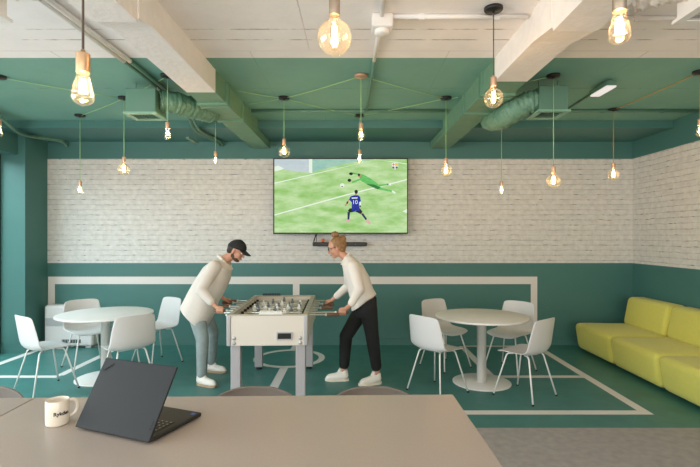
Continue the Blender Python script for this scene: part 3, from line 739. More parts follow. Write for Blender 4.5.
# ------------------------------------------------------------------ lime sofa along the right wall
sofa = empty('sofa', (3.6, 5.0, 0), 0, 'lime green modular sofa along the right wall', 'sofa')
def soft(pts, bev, seg=5):
    b = bmesh.new(); add_hex(b, [(p[0] - 3.6, p[1] - 5.0, p[2]) for p in pts]); bevel_all(b, bev, seg); return b
ys = [6.58, 5.68, 4.78, 3.88]
for k in range(3):
    y1, y0 = ys[k] - .004, ys[k + 1] + .004
    o = obj('seat_cushion', soft([(3.12, y0, .035), (4.04, y0, .035), (4.04, y1, .035), (3.12, y1, .035), (3.065, y0, .398), (4.04, y0, .388), (4.04, y1, .388), (3.065, y1, .398)], .07, 6), 'sofa', sofa, True)
    o = obj('backrest', soft([(3.74, y0 + .005, .37), (4.07, y0 + .005, .37), (4.07, y1 - .005, .37), (3.74, y1 - .005, .37), (3.81, y0 + .012, .76), (4.06, y0 + .012, .755), (4.06, y1 - .012, .755), (3.81, y1 - .012, .76)], .06, 6), 'sofa', sofa, True)
bm = bmesh.new(); add_box(bm, 3.26 - 3.6, 4.0 - 3.6, 3.95 - 5, 6.48 - 5, 0, .05); obj('plinth', bm, 'sofa_base', sofa)

# ------------------------------------------------------------------ table football
FX, FY, FA = -.824, 5.055, R(1.84)
ft = empty('table_football', (FX, FY, 0), FA, 'white table football table between the man and the woman', 'table football')
hw, hl = .367, .71
bm = bmesh.new(); t = .035
add_box(bm, -hw, hw, -hl, -hl + t, .587, .862); add_box(bm, -hw, hw, hl - t, hl, .587, .862)
add_box(bm, -hw, -hw + t, -hl + t, hl - t, .587, .862); add_box(bm, hw - t, hw, -hl + t, hl - t, .587, .862)
add_box(bm, -hw + t, hw - t, -hl + t, hl - t, .587, .61)
obj('cabinet', bm, 'cabinet', ft)
bm = bmesh.new()
add_box(bm, -hw - .004, hw + .004, -hl - .004, -hl + t + .006, .862, .874); add_box(bm, -hw - .004, hw + .004, hl - t - .006, hl + .004, .862, .874)
add_box(bm, -hw - .004, -hw + t + .006, -hl + t + .006, hl - t - .006, .862, .874); add_box(bm, hw - t - .006, hw + .004, -hl + t + .006, hl - t - .006, .862, .874)
obj('top_rail', bm, 'rail', ft)
bm = bmesh.new(); add_box(bm, -hw + t, hw - t, -hl + t, hl - t, .745, .75); obj('playing_field', bm, 'pitch', ft)
bm = bmesh.new(); z = .7508
def fl(x0, x1, y0, y1): add_poly(bm, [(x0, y0, z), (x1, y0, z), (x1, y1, z), (x0, y1, z)])
fl(-hw + t, hw - t, -.004, .004)
for s in (-1, 1): fl(-.2, .2, s * .45 - .003, s * .45 + .003); fl(-.2, -.194, min(s * .45, s * .67), max(s * .45, s * .67)); fl(.194, .2, min(s * .45, s * .67), max(s * .45, s * .67))
obj('field_marking', bm, 'white_player', ft)
for sx in (-1, 1):
    for sy in (-1, 1):
        bm = bmesh.new(); x0, y0 = sx * (hw - .012), sy * (hl - .012)
        add_box(bm, x0 - .020, x0 + .020, y0 - .020, y0 + .020, .583, .866); bevel_all(bm, .008, 3)
        obj('corner_post', bm, 'silver', ft)
        bm = bmesh.new(); lx, ly = sx * (hw - .065), sy * (hl - .085)
        add_box(bm, lx - .045, lx + .045, ly - .045, ly + .045, .028, .60); bevel_all(bm, .006, 2)
        lg = obj('leg', bm, 'leg_grey', ft)
        bm = bmesh.new(); add_lathe(bm, [(0, .03), (.03, .03), (.034, .004), (.034, 0), (0, 0)], (lx, ly, 0), 20); obj('foot', bm, 'black_rubber', lg)
for sx in (-1, 1):
    for zz in (.655, .610):
        bm = bmesh.new(); add_lathe(bm, [(0, .008), (.011, .008), (.017, .004), (.018, 0), (0, 0)], seg=18)
        bmesh.ops.rotate(bm, verts=bm.verts, cent=(0, 0, 0), matrix=Matrix.Rotation(R(90), 3, 'X'))
        bmesh.ops.translate(bm, verts=bm.verts, vec=(sx * (hw - .062), -hl, zz)); obj('bolt', bm, 'silver', ft)
bm = bmesh.new(); x0, x1, z0, z1 = .085, .232, .636, .712
for a in ((x0, x1, z1 - .012, z1), (x0, x1, z0, z0 + .012), (x0, x0 + .012, z0 + .012, z1 - .012), (x1 - .012, x1, z0 + .012, z1 - .012)):
    add_box(bm, a[0], a[1], -hl - .010, -hl + .001, a[2], a[3])
bevel_all(bm, .003, 2)
o = obj('ball_return', bm, 'grille', ft)
bm = bmesh.new(); add_box(bm, x0 + .008, x1 - .008, -hl - .004, -hl - .001, z0 + .008, z1 - .008); obj('opening', bm, 'black', o)
# score counters on both ends
for sy, m in ((-1, 'white_player'), (1, 'dark_teal')):
    bm = bmesh.new(); off = .03 if sy < 0 else -.16
    add_box(bm, off - .11, off + .11, sy * (hl - .02) - .012, sy * (hl - .02) + .012, .874, .88)
    for k in range(10): add_box(bm, off - .105 + k * .021, off - .105 + k * .021 + .018, sy * (hl - .02) - .014, sy * (hl - .02) + .014, .88, .902)
    obj('score_counter', bm, m, ft)
for k in range(8):                                 # bearings along both side rails
    yy = -.475 + k * .145
    for sx in (-1, 1): obj('rod_bearing', box_bm(sx * hw - .012 - sx * .012, sx * hw + .012 - sx * .012, yy - .022, yy + .022,   .815, .8755), 'bearing', ft)
RODZ = .83
def figure(bm, x, mi=0):
    add_hex(bm, [(x - .011, -.012, RODZ - .072), (x + .011, -.012, RODZ - .072), (x + .011, .012, RODZ - .072), (x - .011, .012, RODZ - .072),
                 (x - .009, -.007, RODZ - .045), (x + .009, -.007, RODZ - .045), (x + .009, .007, RODZ - .045), (x - .009, .007, RODZ - .045)], mi)
    add_hex(bm, [(x - .010, -.007, RODZ - .045), (x + .010, -.007, RODZ - .045), (x + .010, .007, RODZ - .045), (x - .010, .007, RODZ - .045),
                 (x - .018, -.013, RODZ + .012), (x + .018, -.013, RODZ + .012), (x + .018, .013, RODZ + .012), (x - .018, .013, RODZ + .012)], mi)
    add_hex(bm, [(x - .018, -.013, RODZ + .012), (x + .018, -.013, RODZ + .012), (x + .018, .013, RODZ + .012), (x - .018, .013, RODZ + .012),
                 (x - .007, -.007, RODZ + .023), (x + .007, -.007, RODZ + .023), (x + .007, .007, RODZ + .023), (x - .007, .007, RODZ + .023)], mi)
    add_lathe(bm, [(.0115 * math.sin(R(a)), RODZ + .033 + .0125 * math.cos(R(a))) for a in range(180, -1, -30)], (x, 0, 0), 12, mi)
# rod: y offset, side of the handle, centre of handle, team, figure positions
RODS = [(1, .605, 'w', [.02]), (1, .70, 'w', [-.035, .115]), (-1, -.565, 'b', [-.17, 0, .17]), (1, .535, 'w', [-.235, -.118, 0, .118, .235]),
        (-1, -.60, 'b', [-.23, -.115, 0, .115, .23]), (1, .545, 'w', [-.185, .02, .225]), (-1, -.63, 'b', [-.1, .12]), (-1, -.61, 'b', [0.01])]
for k, (s, hx, team, figs) in enumerate(RODS):
    yy = -.475 + k * .145
    e = -s * (.44 + .05 * (k % 2))
    bm = bmesh.new(); add_tube(bm, [(e, 0, RODZ), (hx + s * .03, 0, RODZ)], .008, 12)
    rod = obj('rod', bm, 'chrome', ft, loc=(0, yy, 0))
    bm = bmesh.new(); pr = [(.0, -.062), (.015, -.06), (.0175, -.045), (.0165, 0), (.0175, .045), (.015, .06), (0, .062)]
    add_lathe(bm, pr, seg=16); bmesh.ops.rotate(bm, verts=bm.verts, cent=(0, 0, 0), matrix=Matrix.Rotation(R(90), 3, 'Y')); bmesh.ops.translate(bm, verts=bm.verts, vec=(hx, 0, RODZ))
    obj('handle', bm, 'wood', rod)
    bm = bmesh.new(); add_tube(bm, [(hx - s * .078, 0, RODZ), (hx - s * .06, 0, RODZ)], .0135, 14); obj('ferrule', bm, 'chrome', rod)
    for sg in (-1, 1):
        bm = bmesh.new(); add_tube(bm, [(sg * .318, 0, RODZ), (sg * .29, 0, RODZ)], .014, 14); obj('bumper', bm, 'black_rubber', rod)
    for x in figs:
        bm = bmesh.new(); figure(bm, x); obj('player_figure', bm, 'white_player' if team == 'w' else 'blue_player', rod)
FM = Matrix.Translation((FX, FY, 0)) @ Matrix.Rotation(FA, 4, 'Z')
def grip(k): return FM @ Vector((RODS[k][1], -.475 + k * .145, RODZ))

# ------------------------------------------------------------------ people
def remesh(name, shapes, m, parent, voxel=.007, smooth=5, fac=.5):
    """shapes: callables that add closed shapes to a bmesh; merged into one skin"""
    bm = bmesh.new()
    for s in shapes: s(bm)
    bmesh.ops.recalc_face_normals(bm, faces=bm.faces)
    me = bpy.data.meshes.new('tmp'); bm.to_mesh(me); bm.free()
    o = bpy.data.objects.new('tmp', me); C.objects.link(o)
    md = o.modifiers.new('r', 'REMESH'); md.mode = 'VOXEL'; md.voxel_size = voxel; md.adaptivity = 0
    sm = o.modifiers.new('s', 'SMOOTH'); sm.factor = fac; sm.iterations = smooth
    dg = bpy.context.evaluated_depsgraph_get(); dg.update()
    out = bpy.data.meshes.new_from_object(o.evaluated_get(dg))
    bpy.data.objects.remove(o); bpy.data.meshes.remove(me)
    out.name = name; out.materials.clear(); out.materials.append(M[m])
    for p in out.polygons: p.use_smooth = True
    r = bpy.data.objects.new(name, out); C.objects.link(r)
    if parent: r.parent = parent
    return r

def cap(a, ra, b, rb, n=7):
    """tapered limb with round ends"""
    a, b = Vector(a), Vector(b)
    def f(bm):
        d = (b - a); L = d.length; d.normalize(); pts, rs = [], []
        for i in range(n):
            t = R(90 - 90 * i / (n - 1) * 1.0); pts.append(a - d * ra * math.sin(t)); rs.append(max(ra * math.cos(t), ra * .05))
        for i in range(n):
            t = R(90 * i / (n - 1)); pts.append(b + d * rb * math.sin(t)); rs.append(max(rb * math.cos(t), rb * .05))
        add_tube(bm, pts, rs, 16)
    return f

def ell(c, r, M4=None):
    def f(bm):
        res = bmesh.ops.create_uvsphere(bm, u_segments=20, v_segments=12, radius=1)
        mm = Matrix.Translation(c) @ Matrix.Diagonal((*r, 1))
        if M4 is not None: mm = M4 @ mm
        bmesh.ops.transform(bm, matrix=mm, verts=res['verts'])
    return f

def loft(rings, seg=28, p=2.4):
    """rings: (back point, front point, half width) in the sagittal plane; the lateral axis is world Y"""
    def f(bm):
        rr = []
        for a, b, w in rings:
            a, b = Vector(a), Vector(b); c = (a + b) / 2; s = (b - a) / 2; row = []
            for k in range(seg):
                t = 2 * math.pi * k / seg; ct, st = math.cos(t), math.sin(t)
                e = lambda v: math.copysign(abs(v) ** (2 / p), v)
                row.append(bm.verts.new(c + s * e(ct) + Vector((0, w * e(st), 0))))
            rr.append(row)
        for r0, r1 in zip(rr, rr[1:]):
            for k in range(seg): bm.faces.new((r0[k], r0[(k + 1) % seg], r1[(k + 1) % seg], r1[k]))
        bm.faces.new(rr[0][::-1]); bm.faces.new(rr[-1])
    return f

def hand_shapes(g, s, fwd, wrist):
    """a hand closed round a bar along X at g; s: +1/-1 the outer side in Y, fwd: +1/-1 where the knuckle row starts, wrist: where the forearm ends"""
    g = Vector(g)
    def on(x, ang, rad): return g + Vector((x * fwd, s * rad * math.cos(R(ang)), rad * math.sin(R(ang))))
    out = [ell(on(-.006, 72, .036), (.043, .030, .017)), cap(on(-.03, 75, .038), .022, Vector(wrist), .024)]
    for i, (x, k) in enumerate(((.032, 1.0), (.012, 1.06), (-.008, 1.0), (-.028, .86))):
        pts = [on(x, 62, .036), on(x, 5, .034), on(x, -60, .028), on(x, -60 - 62 * k, .026)]
        for a, b, ra, rb in zip(pts, pts[1:], (.0095, .0088, .008), (.0088, .008, .007)): out.append(cap(a, ra * (.9 if i == 3 else 1), b, rb * (.9 if i == 3 else 1), 4))
    tp_ = [on(-.03, 105, .034), on(.004, 140, .034), on(.03, 165, .028)]
    for a, b, ra, rb in zip(tp_, tp_[1:], (.012, .010), (.010, .008)): out.append(cap(a, ra, b, rb, 4))
    return out

def head_shapes(HM, male=True):
    e = lambda c, r: ell(c, r, HM)
    out = [e((-.008, 0, .032), (.096, .076, .083)), e((.022, 0, -.03), (.066, .060, .078)), e((.052, 0, -.092), (.030, .034, .022)), e((.01, 0, -.07), (.055, .052, .035)),
           e((.074, 0, .022), (.020, .050, .012)), e((.082, 0, -.064), (.012, .024, .009))]
    for s in (-1, 1): out += [e((.056, s * .034, -.028), (.030, .026, .028)), e((-.004, s * .078, -.008), (.018, .009, .031))]
    a, b = HM @ Vector((.088, 0, .008)), HM @ Vector((.104, 0, -.030))
    out.append(cap(a, .008, b, .013, 5))
    return out

def face(HM, root_body):
    for s in (-1, 1):
        bm = bmesh.new(); ell((.079, s * .031, .004), (.011, .013, .010), HM)(bm); eb = obj('eye', bm, 'eye_white', root_body, True)
        bm = bmesh.new(); ell((.088, s * .031, .003), (.004, .006, .006), HM)(bm); obj('iris', bm, 'iris', eb, True)
        bm = bmesh.new(); add_tube(bm, [HM @ Vector((.088, s * .012, .022)), HM @ Vector((.093, s * .03, .027)), HM @ Vector((.082, s * .05, .022))], .004, 6); obj('eyebrow', bm, 'dark_hair', root_body)
    bm = bmesh.new()
    ell((.0915, 0, -.061), (.006, .020, .004), HM)(bm); ell((.0905, 0, -.069), (.006, .017, .0045), HM)(bm); obj('mouth', bm, 'lip', root_body, True)

def shoe(parent, heel, toe, sole_m, L=.285):
    heel = Vector(heel); toe = Vector(toe); d = (toe - heel); d.z = 0; a = math.atan2(d.y, d.x)
    T = Matrix.Translation((heel.x, heel.y, 0)) @ Matrix.Rotation(a, 4, 'Z') @ Matrix.Scale(L / .285, 4)
    v = lambda x, y, z: T @ Vector((x, y, z))
    sh = remesh('shoe', [cap(v(.048, 0, .062), .040, v(.125, 0, .058), .043), cap(v(.125, 0, .056), .042, v(.225, .004, .044), .036), cap(v(.21, 0, .044), .038, v(.245, .004, .036), .028),
                         cap(v(.05, 0, .07), .040, v(.052, 0, .106), .038), cap(v(.09, 0, .08), .036, v(.14, 0, .066), .032), ell((.14, 0, .042), (.125, .045, .026), T)], 'shoe', parent, .005, 5)
    for vv in sh.data.vertices:
        if vv.co.z < .014: vv.co.z = .014
    bm = bmesh.new(); lo, hi = [], []; n = 36
    for k in range(n):
        t = 2 * math.pi * k / n; x = .142 + .142 * math.cos(t); w = .046 + .008 * math.cos(t) - (.007 if -.6 < math.cos(t) < .2 else 0)
        y = w * math.copysign(abs(math.sin(t)) ** .75, math.sin(t))
        up = .012 * max(0, math.cos(t)) ** 4
        lo.append(bm.verts.new(v(x * .985 + .002, y * .96, up * .6))); hi.append(bm.verts.new(v(x, y, .026 + up * .3)))
    for k in range(n): bm.faces.new((lo[k], lo[(k + 1) % n], hi[(k + 1) % n], hi[k]))
    bm.faces.new(lo[::-1]); bm.faces.new(hi)
    obj('sole', bm, sole_m, sh)
    bm = bmesh.new()
    for i in range(5):
        x = .095 + i * .021; z = .113 - i * .0085 + .002
        add_tube(bm, [v(x - .004, -.027, z - .016), v(x, -.012, z - .001), v(x + .002, .012, z - .001), v(x - .004, .027, z - .016)], .0032, 6)
    for s in (-1, 1): add_tube(bm, smooth_path([v(.088, 0, .119), v(.094, s * .022, .131), v(.106, s * .034, .112), v(.09, s * .006, .118)], 5), .0026, 6)
    obj('laces', bm, 'lace', sh)
    bm = bmesh.new(); add_tube(bm, smooth_path([v(.12, 0, .098), v(.105, 0, .118), v(.094, 0, .142)], 4), [.020] * 4 + [.022] * 4 + [.016], 12); obj('tongue', bm, 'shoe', sh)
    return sh

# ---- the man, bent over the left end of the table
man = empty('person', (-1.62, 5.2, 0), 0, 'man in dark cap, cream overshirt and grey jeans bending over the table football', 'person')
def at_root(root, o):
    o.parent = root; o.matrix_parent_inverse = Matrix.Translation(root.location).inverted()
YM = 5.2
m_ = lambda px, py, Y=YM: P(px, py, Y)
HMm = Matrix.Translation(m_(236.5, 250.5)) @ Matrix.Rotation(R(-7), 4, 'Z') @ Matrix.Rotation(R(27), 4, 'Y')
gr, gl = grip(2), grip(6)
wr_r, wr_l = gr + Vector((-.082, .005, .078)), gl + Vector((-.082, -.005, .085))
sh_r, sh_l = m_(219, 266) + Vector((0, -.175, 0)), m_(221, 266) + Vector((0, .175, 0))
el_r, el_l = Vector((-1.585, 4.87, 1.045)), Vector((-1.64, 5.43, 1.07))
hipm = m_(198, 303); an_r, an_l = Vector((-1.640, 5.036, .13)), Vector((-1.686, 5.528, .13))
kn_r, kn_l = Vector((-1.635, 5.07, .49)), Vector((-1.63, 5.42, .50))
neck0, neck1 = m_(221, 262), HMm @ Vector((-.02, 0, -.07))
shapes = head_shapes(HMm) + [cap(neck0, .058, neck1, .052), loft([(m_(217, 261), m_(228, 269), .10), (m_(208, 268), m_(226, 281), .15), (m_(198, 284), m_(216, 297), .13), (m_(190, 298), m_(207, 309), .14)]),
    cap(sh_r, .05, el_r, .038), cap(el_r, .038, wr_r, .026), cap(sh_l, .05, el_l, .038), cap(el_l, .038, wr_l, .026),
    cap(hipm + Vector((0, -.09, 0)), .075, kn_r, .05), cap(kn_r, .05, an_r, .035), cap(hipm + Vector((0, .09, 0)), .075, kn_l, .05), cap(kn_l, .05, an_l, .035),
    cap(an_r, .035, an_r + Vector((.03, -.01, -.085)), .024), cap(an_l, .035, an_l + Vector((.03, -.005, -.085)), .024)]
shapes += hand_shapes(gr, -1, 1, wr_r) + hand_shapes(gl, 1, 1, wr_l)
parts = []
body = remesh('body', shapes, 'skin', None, .0055, 4); parts.append(body); face(HMm, body)
hem_r, hem_l = an_r + Vector((.01, 0, .0)), an_l + Vector((.01, 0, .0))
parts.append(remesh('jeans', [ell(hipm + Vector((.0, 0, .02)), (.13, .175, .14)), cap(hipm + Vector((-.005, -.09, -.02)), .102, kn_r, .069), cap(kn_r, .069, hem_r, .055), cap(hipm + Vector((-.005, .09, -.02)), .102, kn_l, .069), cap(kn_l, .069, hem_l, .055)], 'jeans', None, .008, 5))
parts.append(remesh('overshirt', [loft([(m_(220.5, 257.5), m_(231.5, 265), .075), (m_(214, 259.5), m_(231, 270.5), .165), (m_(205, 266.5), m_(229, 281), .205), (m_(196, 280), m_(223.5, 292.5), .21), (m_(189.5, 292), m_(217, 303.5), .215), (m_(186, 299), m_(214, 314), .22), (m_(184.5, 302), m_(210.5, 319.5), .22), (m_(182.5, 305), m_(206, 328.5), .21)], 32, 2.6),
    cap(sh_r, .075, el_r, .058), cap(el_r, .058, wr_r.lerp(el_r, .12), .045), cap(sh_l, .075, el_l, .058), cap(el_l, .058, wr_l.lerp(el_l, .12), .045)], 'shirt_cream', None, .008, 5))
parts.append(remesh('collar', [cap(m_(219, 256), .022, m_(224, 259) + Vector((0, -.07, 0)), .018), cap(m_(224, 259) + Vector((0, -.07, 0)), .018, m_(231, 269) + Vector((0, -.035, 0)), .014), cap(m_(219, 256), .022, m_(224, 259) + Vector((0, .07, 0)), .018), cap(m_(224, 259) + Vector((0, .07, 0)), .018, m_(231, 269) + Vector((0, .035, 0)), .014)], 'shirt_cream', None, .006, 4))
bm = bmesh.new(); nA = 24; rows = []
for i in range(9):
    ph = R(90 * i / 8); rows.append([])
    for k in range(nA):
        t = 2 * math.pi * k / nA
        rows[-1].append(bm.verts.new(HMm @ Vector((-.008 + .106 * math.cos(t) * math.cos(ph), .088 * math.sin(t) * math.cos(ph), .038 + (.092 if i else .078) * math.sin(ph) * 1.0 - .012 * (1 - math.cos(t)) * math.cos(ph)))) if i < 8 else None)
rows[-1] = [bm.verts.new(HMm @ Vector((-.008, 0, .131)))]
for i in range(7):
    for k in range(nA): bm.faces.new((rows[i][k], rows[i][(k + 1) % nA], rows[i + 1][(k + 1) % nA], rows[i + 1][k]))
for k in range(nA): bm.faces.new((rows[7][k], rows[7][(k + 1) % nA], rows[8][0]))
capo = obj('cap', bm, 'cap', None, True); sd = capo.modifiers.new('t', 'SOLIDIFY'); sd.thickness = .006; parts.append(capo)
bm = bmesh.new(); r0, r1 = [], []
for k in range(13):
    t = R(-62 + 124 * k / 12); r0.append((-.008 + .103 * math.cos(t), .086 * math.sin(t), .040)); r1.append((.04 + .135 * math.cos(t * .9), .075 * math.sin(t * 1.1), .024 - .014 * abs(math.sin(t))))
v0 = [bm.verts.new(HMm @ Vector(p)) for p in r0]; v1 = [bm.verts.new(HMm @ Vector(p)) for p in r1]
for k in range(12): bm.faces.new((v0[k], v0[k + 1], v1[k + 1], v1[k]))
br_ = obj('brim', bm, 'cap', capo, True); sd = br_.modifiers.new('t', 'SOLIDIFY'); sd.thickness = .005
e = lambda c, r: ell(c, r, HMm)
parts.append(remesh('hair', [e((-.035, 0, .01), (.076, .081, .06)), e((-.06, 0, -.03), (.042, .06, .04))], 'dark_hair', None, .006, 3))
parts.append(remesh('beard', [e((.050, 0, -.093), (.0335, .0375, .0235)), e((.034, .034, -.078), (.034, .017, .020)), e((.034, -.034, -.078), (.034, .017, .020)), e((.004, .050, -.060), (.026, .012, .024)), e((.004, -.050, -.060), (.026, .012, .024)), e((-.004, .066, -.02), (.014, .010, .034)), e((-.004, -.066, -.02), (.014, .010, .034)), e((.082, 0, -.0535), (.0095, .024, .004)), e((.02, 0, -.088), (.045, .045, .02))], 'beard_hair', None, .005, 3))
parts.append(shoe(None, (-1.692, 5.058, 0), (-1.45, 4.955, 0), 'sole_gum', .262)); parts.append(shoe(None, (-1.74, 5.54, 0), (-1.48, 5.48, 0), 'sole_gum', .262))
for p in parts: at_root(man, p)

# ---- the woman, leaning in from the right
YW = 5.05
w_ = lambda px, py, Y=YW: P(px, py, Y)
wom = empty('person', (.1, YW, 0), 0, 'woman with blonde bun and glasses, white shirt and black trousers, playing table football', 'person')
HMw = Matrix.Translation(w_(336.8, 247.6)) @ Matrix.Rotation(R(180), 4, 'Z') @ Matrix.Rotation(R(17), 4, 'Y') @ Matrix.Scale(.94, 4)
gn, gf = grip(1), grip(5)
wn, wf = gn + Vector((.08, .0, .075)), gf + Vector((.078, -.01, .078))
shn, shf = w_(353, 266) + Vector((0, -.16, 0)), w_(349, 266) + Vector((0, .17, 0))
eln, elf = Vector((.055, 4.80, 1.055)), Vector((-.055, 5.33, 1.04))
hipw = w_(367, 303); an_n, an_f = Vector((.249, 5.083, .125)), Vector((-.112, 5.198, .125))
kn_n, kn_f = P(372.5, 338, 5.0), P(346, 336, 5.17)
neck0, neck1 = w_(347.5, 259), HMw @ Vector((-.02, 0, -.07))
shapes = head_shapes(HMw) + [cap(neck0, .046, neck1, .043), loft([(w_(352, 258), w_(344, 263), .09), (w_(362, 268), w_(347, 275), .13), (w_(370, 284), w_(353, 289), .115), (w_(374, 298), w_(360, 301), .13)]),
    cap(shn, .042, eln, .033), cap(eln, .033, wn, .022), cap(shf, .042, elf, .033), cap(elf, .033, wf, .022),
    cap(hipw + Vector((0, -.08, 0)), .07, kn_n, .045), cap(kn_n, .045, an_n, .034), cap(hipw + Vector((0, .08, 0)), .07, kn_f, .045), cap(kn_f, .045, an_f, .034),
    cap(an_n, .034, an_n + Vector((-.02, -.01, -.085)), .022), cap(an_f, .034, an_f + Vector((-.02, 0, -.085)), .022)]
shapes += hand_shapes(gn, -1, -1, wn) + hand_shapes(gf, 1, -1, wf)
parts = []
body = remesh('body', shapes, 'skin', None, .0055, 4); parts.append(body); face(HMw, body)
hn, hf = an_n.lerp(kn_n, .19), an_f.lerp(kn_f, .16)
parts.append(remesh('trousers', [loft([(w_(376.5, 296.5), w_(361, 300), .15), (w_(377, 303), w_(357.5, 305), .17), (w_(377, 311), w_(355, 310), .172), (w_(374, 316), w_(356, 316), .16)]), cap(hipw + Vector((.01, -.085, -.04)), .098, kn_n, .070), cap(kn_n, .074, hn, .058), cap(hipw + Vector((-.02, .08, -.03)), .094, kn_f, .073), cap(kn_f, .073, hf, .057)], 'trousers', None, .008, 5))
parts.append(remesh('shirt', [loft([(w_(350, 254.5), w_(342, 260.5), .062), (w_(355, 257.5), w_(342, 265), .135), (w_(363, 265), w_(343.5, 273), .185), (w_(369.5, 277), w_(346.5, 284), .175), (w_(373, 288), w_(349, 295), .165), (w_(376.5, 294), w_(351.5, 303), .17), (w_(366, 300), w_(351, 311), .165)], 32, 2.3),
    cap(shn, .072, eln, .055), cap(eln, .055, wn.lerp(eln, .1), .040), cap(shf, .072, elf, .055), cap(elf, .055, wf.lerp(elf, .1), .040)], 'blouse', None, .008, 5))
parts.append(remesh('collar', [cap(w_(350, 253.5), .017, w_(346, 257) + Vector((0, -.055, 0)), .014), cap(w_(346, 257) + Vector((0, -.055, 0)), .014, w_(341.5, 264) + Vector((0, -.03, 0)), .011), cap(w_(350, 253.5), .017, w_(346, 257) + Vector((0, .055, 0)), .014), cap(w_(346, 257) + Vector((0, .055, 0)), .014, w_(341.5, 264) + Vector((0, .03, 0)), .011)], 'blouse', None, .005, 4))
e = lambda c, r: ell(c, r, HMw)
hair = remesh('hair', [e((-.026, 0, .048), (.094, .083, .078)), e((-.065, 0, .015), (.06, .070, .062)), e((-.05, 0, -.03), (.045, .058, .05)), e((.0, .066, .02), (.03, .018, .035)), e((.0, -.066, .02), (.03, .018, .035))], 'blonde', None, .006, 3); parts.append(hair)
bun = remesh('hair_bun', [e((-.02, 0, .150), (.040, .042, .036)), e((-.045, .01, .145), (.028, .03, .03)), e((-.005, -.012, .165), (.025, .025, .022)), e((-.03, -.02, .168), (.022, .022, .02)), e((-.095, 0, .075), (.04, .045, .045))], 'blonde', hair, .006, 2)
gl_ = empty('glasses'); parts.append(gl_)
for s in (-1, 1):
    bm = bmesh.new(); pts = [HMw @ Vector((.098 - .006 * abs(math.sin(t)), s * .033 + .024 * math.cos(t), .002 + .019 * math.sin(t))) for t in [2 * math.pi * k / 20 for k in range(21)]]
    add_tube(bm, pts, .0026, 6); obj('rim', bm, 'black', gl_)
    bm = bmesh.new(); add_tube(bm, [HMw @ Vector((.094, s * .058, .008)), HMw @ Vector((.04, s * .080, .010)), HMw @ Vector((-.02, s * .084, .004))], .0026, 6); obj('temple', bm, 'black', gl_)
bm = bmesh.new(); add_tube(bm, [HMw @ Vector((.099, -.010, .006)), HMw @ Vector((.103, 0, .010)), HMw @ Vector((.099, .010, .006))], .0024, 6); obj('bridge', bm, 'black', gl_)
parts.append(shoe(None, (.30, 5.105, 0), (.045, 5.0, 0), 'sole_white', .275)); parts.append(shoe(None, (-.055, 5.2, 0), (-.33, 5.19, 0), 'sole_white', .27))
for p in parts: at_root(wom, p)

# ------------------------------------------------------------------ counter in front, stools, mug, laptop
ZK = .963
KA = R(1.3); KC = Vector((.3995, 1.891, 0))
KM = lambda dx, dy: KC + Matrix.Rotation(KA, 3, 'Z') @ Vector((dx, dy, 0))
def counter(x0, x1, label):
    h = (x1 - x0) / 2; q = KM((x0 + x1) / 2, -.56); t = empty('high_table', q, KA, label, 'table')
    obj('tabletop', box_bm(-h + .0015, h - .0015, -.56, .56, ZK - .03, ZK, .0025, 2), 'counter', t)
    for sx in (-1, 1):
        for sy in (-1, 1): obj('leg', box_bm(sx * (h - .06) - .03, sx * (h - .06) + .03, sy * .48 - .03, sy * .48 + .03, 0, ZK - .03, .003, 1), 'taupe_steel', t)
    b = bmesh.new(); add_box(b, -h + .09, h - .09, -.5, -.46, ZK - .09, ZK - .03); add_box(b, -h + .09, h - .09, .46, .5, ZK - .09, ZK - .03); obj('apron', b, 'taupe_steel', t)
counter(-1.655, 0, 'warm grey high table in the foreground carrying the laptop and mug')
counter(-3.315, -1.657, 'second grey high table, butted to the left of the one with the laptop')

ST = [(0.2, 0.62, 0.109, -0.03, 0), (0.2, 0.628, 0.1744, -0.02, 0.003), (0.18, 0.64, 0.2071, 0, 0.006), (0.08, 0.642, 0.2235, 0, 0.012), (-0.04, 0.636, 0.2289, 0, 0.02), (-0.11, 0.64, 0.2289, 0.015, 0.026), (-0.155, 0.665, 0.2289, 0.035, 0.02),
      (-0.178, 0.72, 0.2267, 0.05, 0), (-0.193, 0.79, 0.2213, 0.055, 0), (-0.203, 0.84, 0.2093, 0.052, 0), (-0.209, 0.872, 0.1875, 0.045, -0.002), (-0.212, 0.895, 0.1526, 0.032, -0.004), (-0.213, 0.905, 0.1036, 0.016, -0.003), (-0.2135, 0.9085, 0.0545, 0.006, 0)]
def stool():
    root = empty('bar_stool'); s = shell(ST, 'taupe'); s.parent = root
    for sx, sy in ((1, 1), (1, -1), (-1, 1), (-1, -1)):
        top = Vector((sx * .12, sy * .13, .625)); f_ = Vector((sx * .215, sy * .215, 0)); d = (f_ - top).normalized()
        b = bmesh.new(); add_tube(b, [top, f_ - d * .012], .0105, 10); lg = obj('leg', b, 'taupe_steel', root)
        b = bmesh.new(); add_tube(b, [f_ - d * .016, f_], .0125, 10); obj('glide', b, 'black_rubber', lg)
    q = [Vector((sx * .183, sy * .183, .21)) for sx, sy in ((1, 1), (1, -1), (-1, -1), (-1, 1))]
    b = bmesh.new()
    for i in range(4): add_tube(b, [q[i], q[(i + 1) % 4]], .008, 8)
    obj('footrest', b, 'taupe_steel', root)
    return root
s0 = stool()
for i, (x, lab) in enumerate(((-.445, 'taupe stool behind the high table, in front of the table football'), (.088, 'taupe stool behind the high table, in front of the woman'), (-1.668, 'taupe stool at the left edge, left of the mug'))):
    s = s0 if i == 0 else copy_tree(s0)
    s.location = (x, 1.95, 0); s.rotation_euler = (0, 0, R(-90)); tag(s, lab, 'stool', 'taupe stools tucked behind the high table')

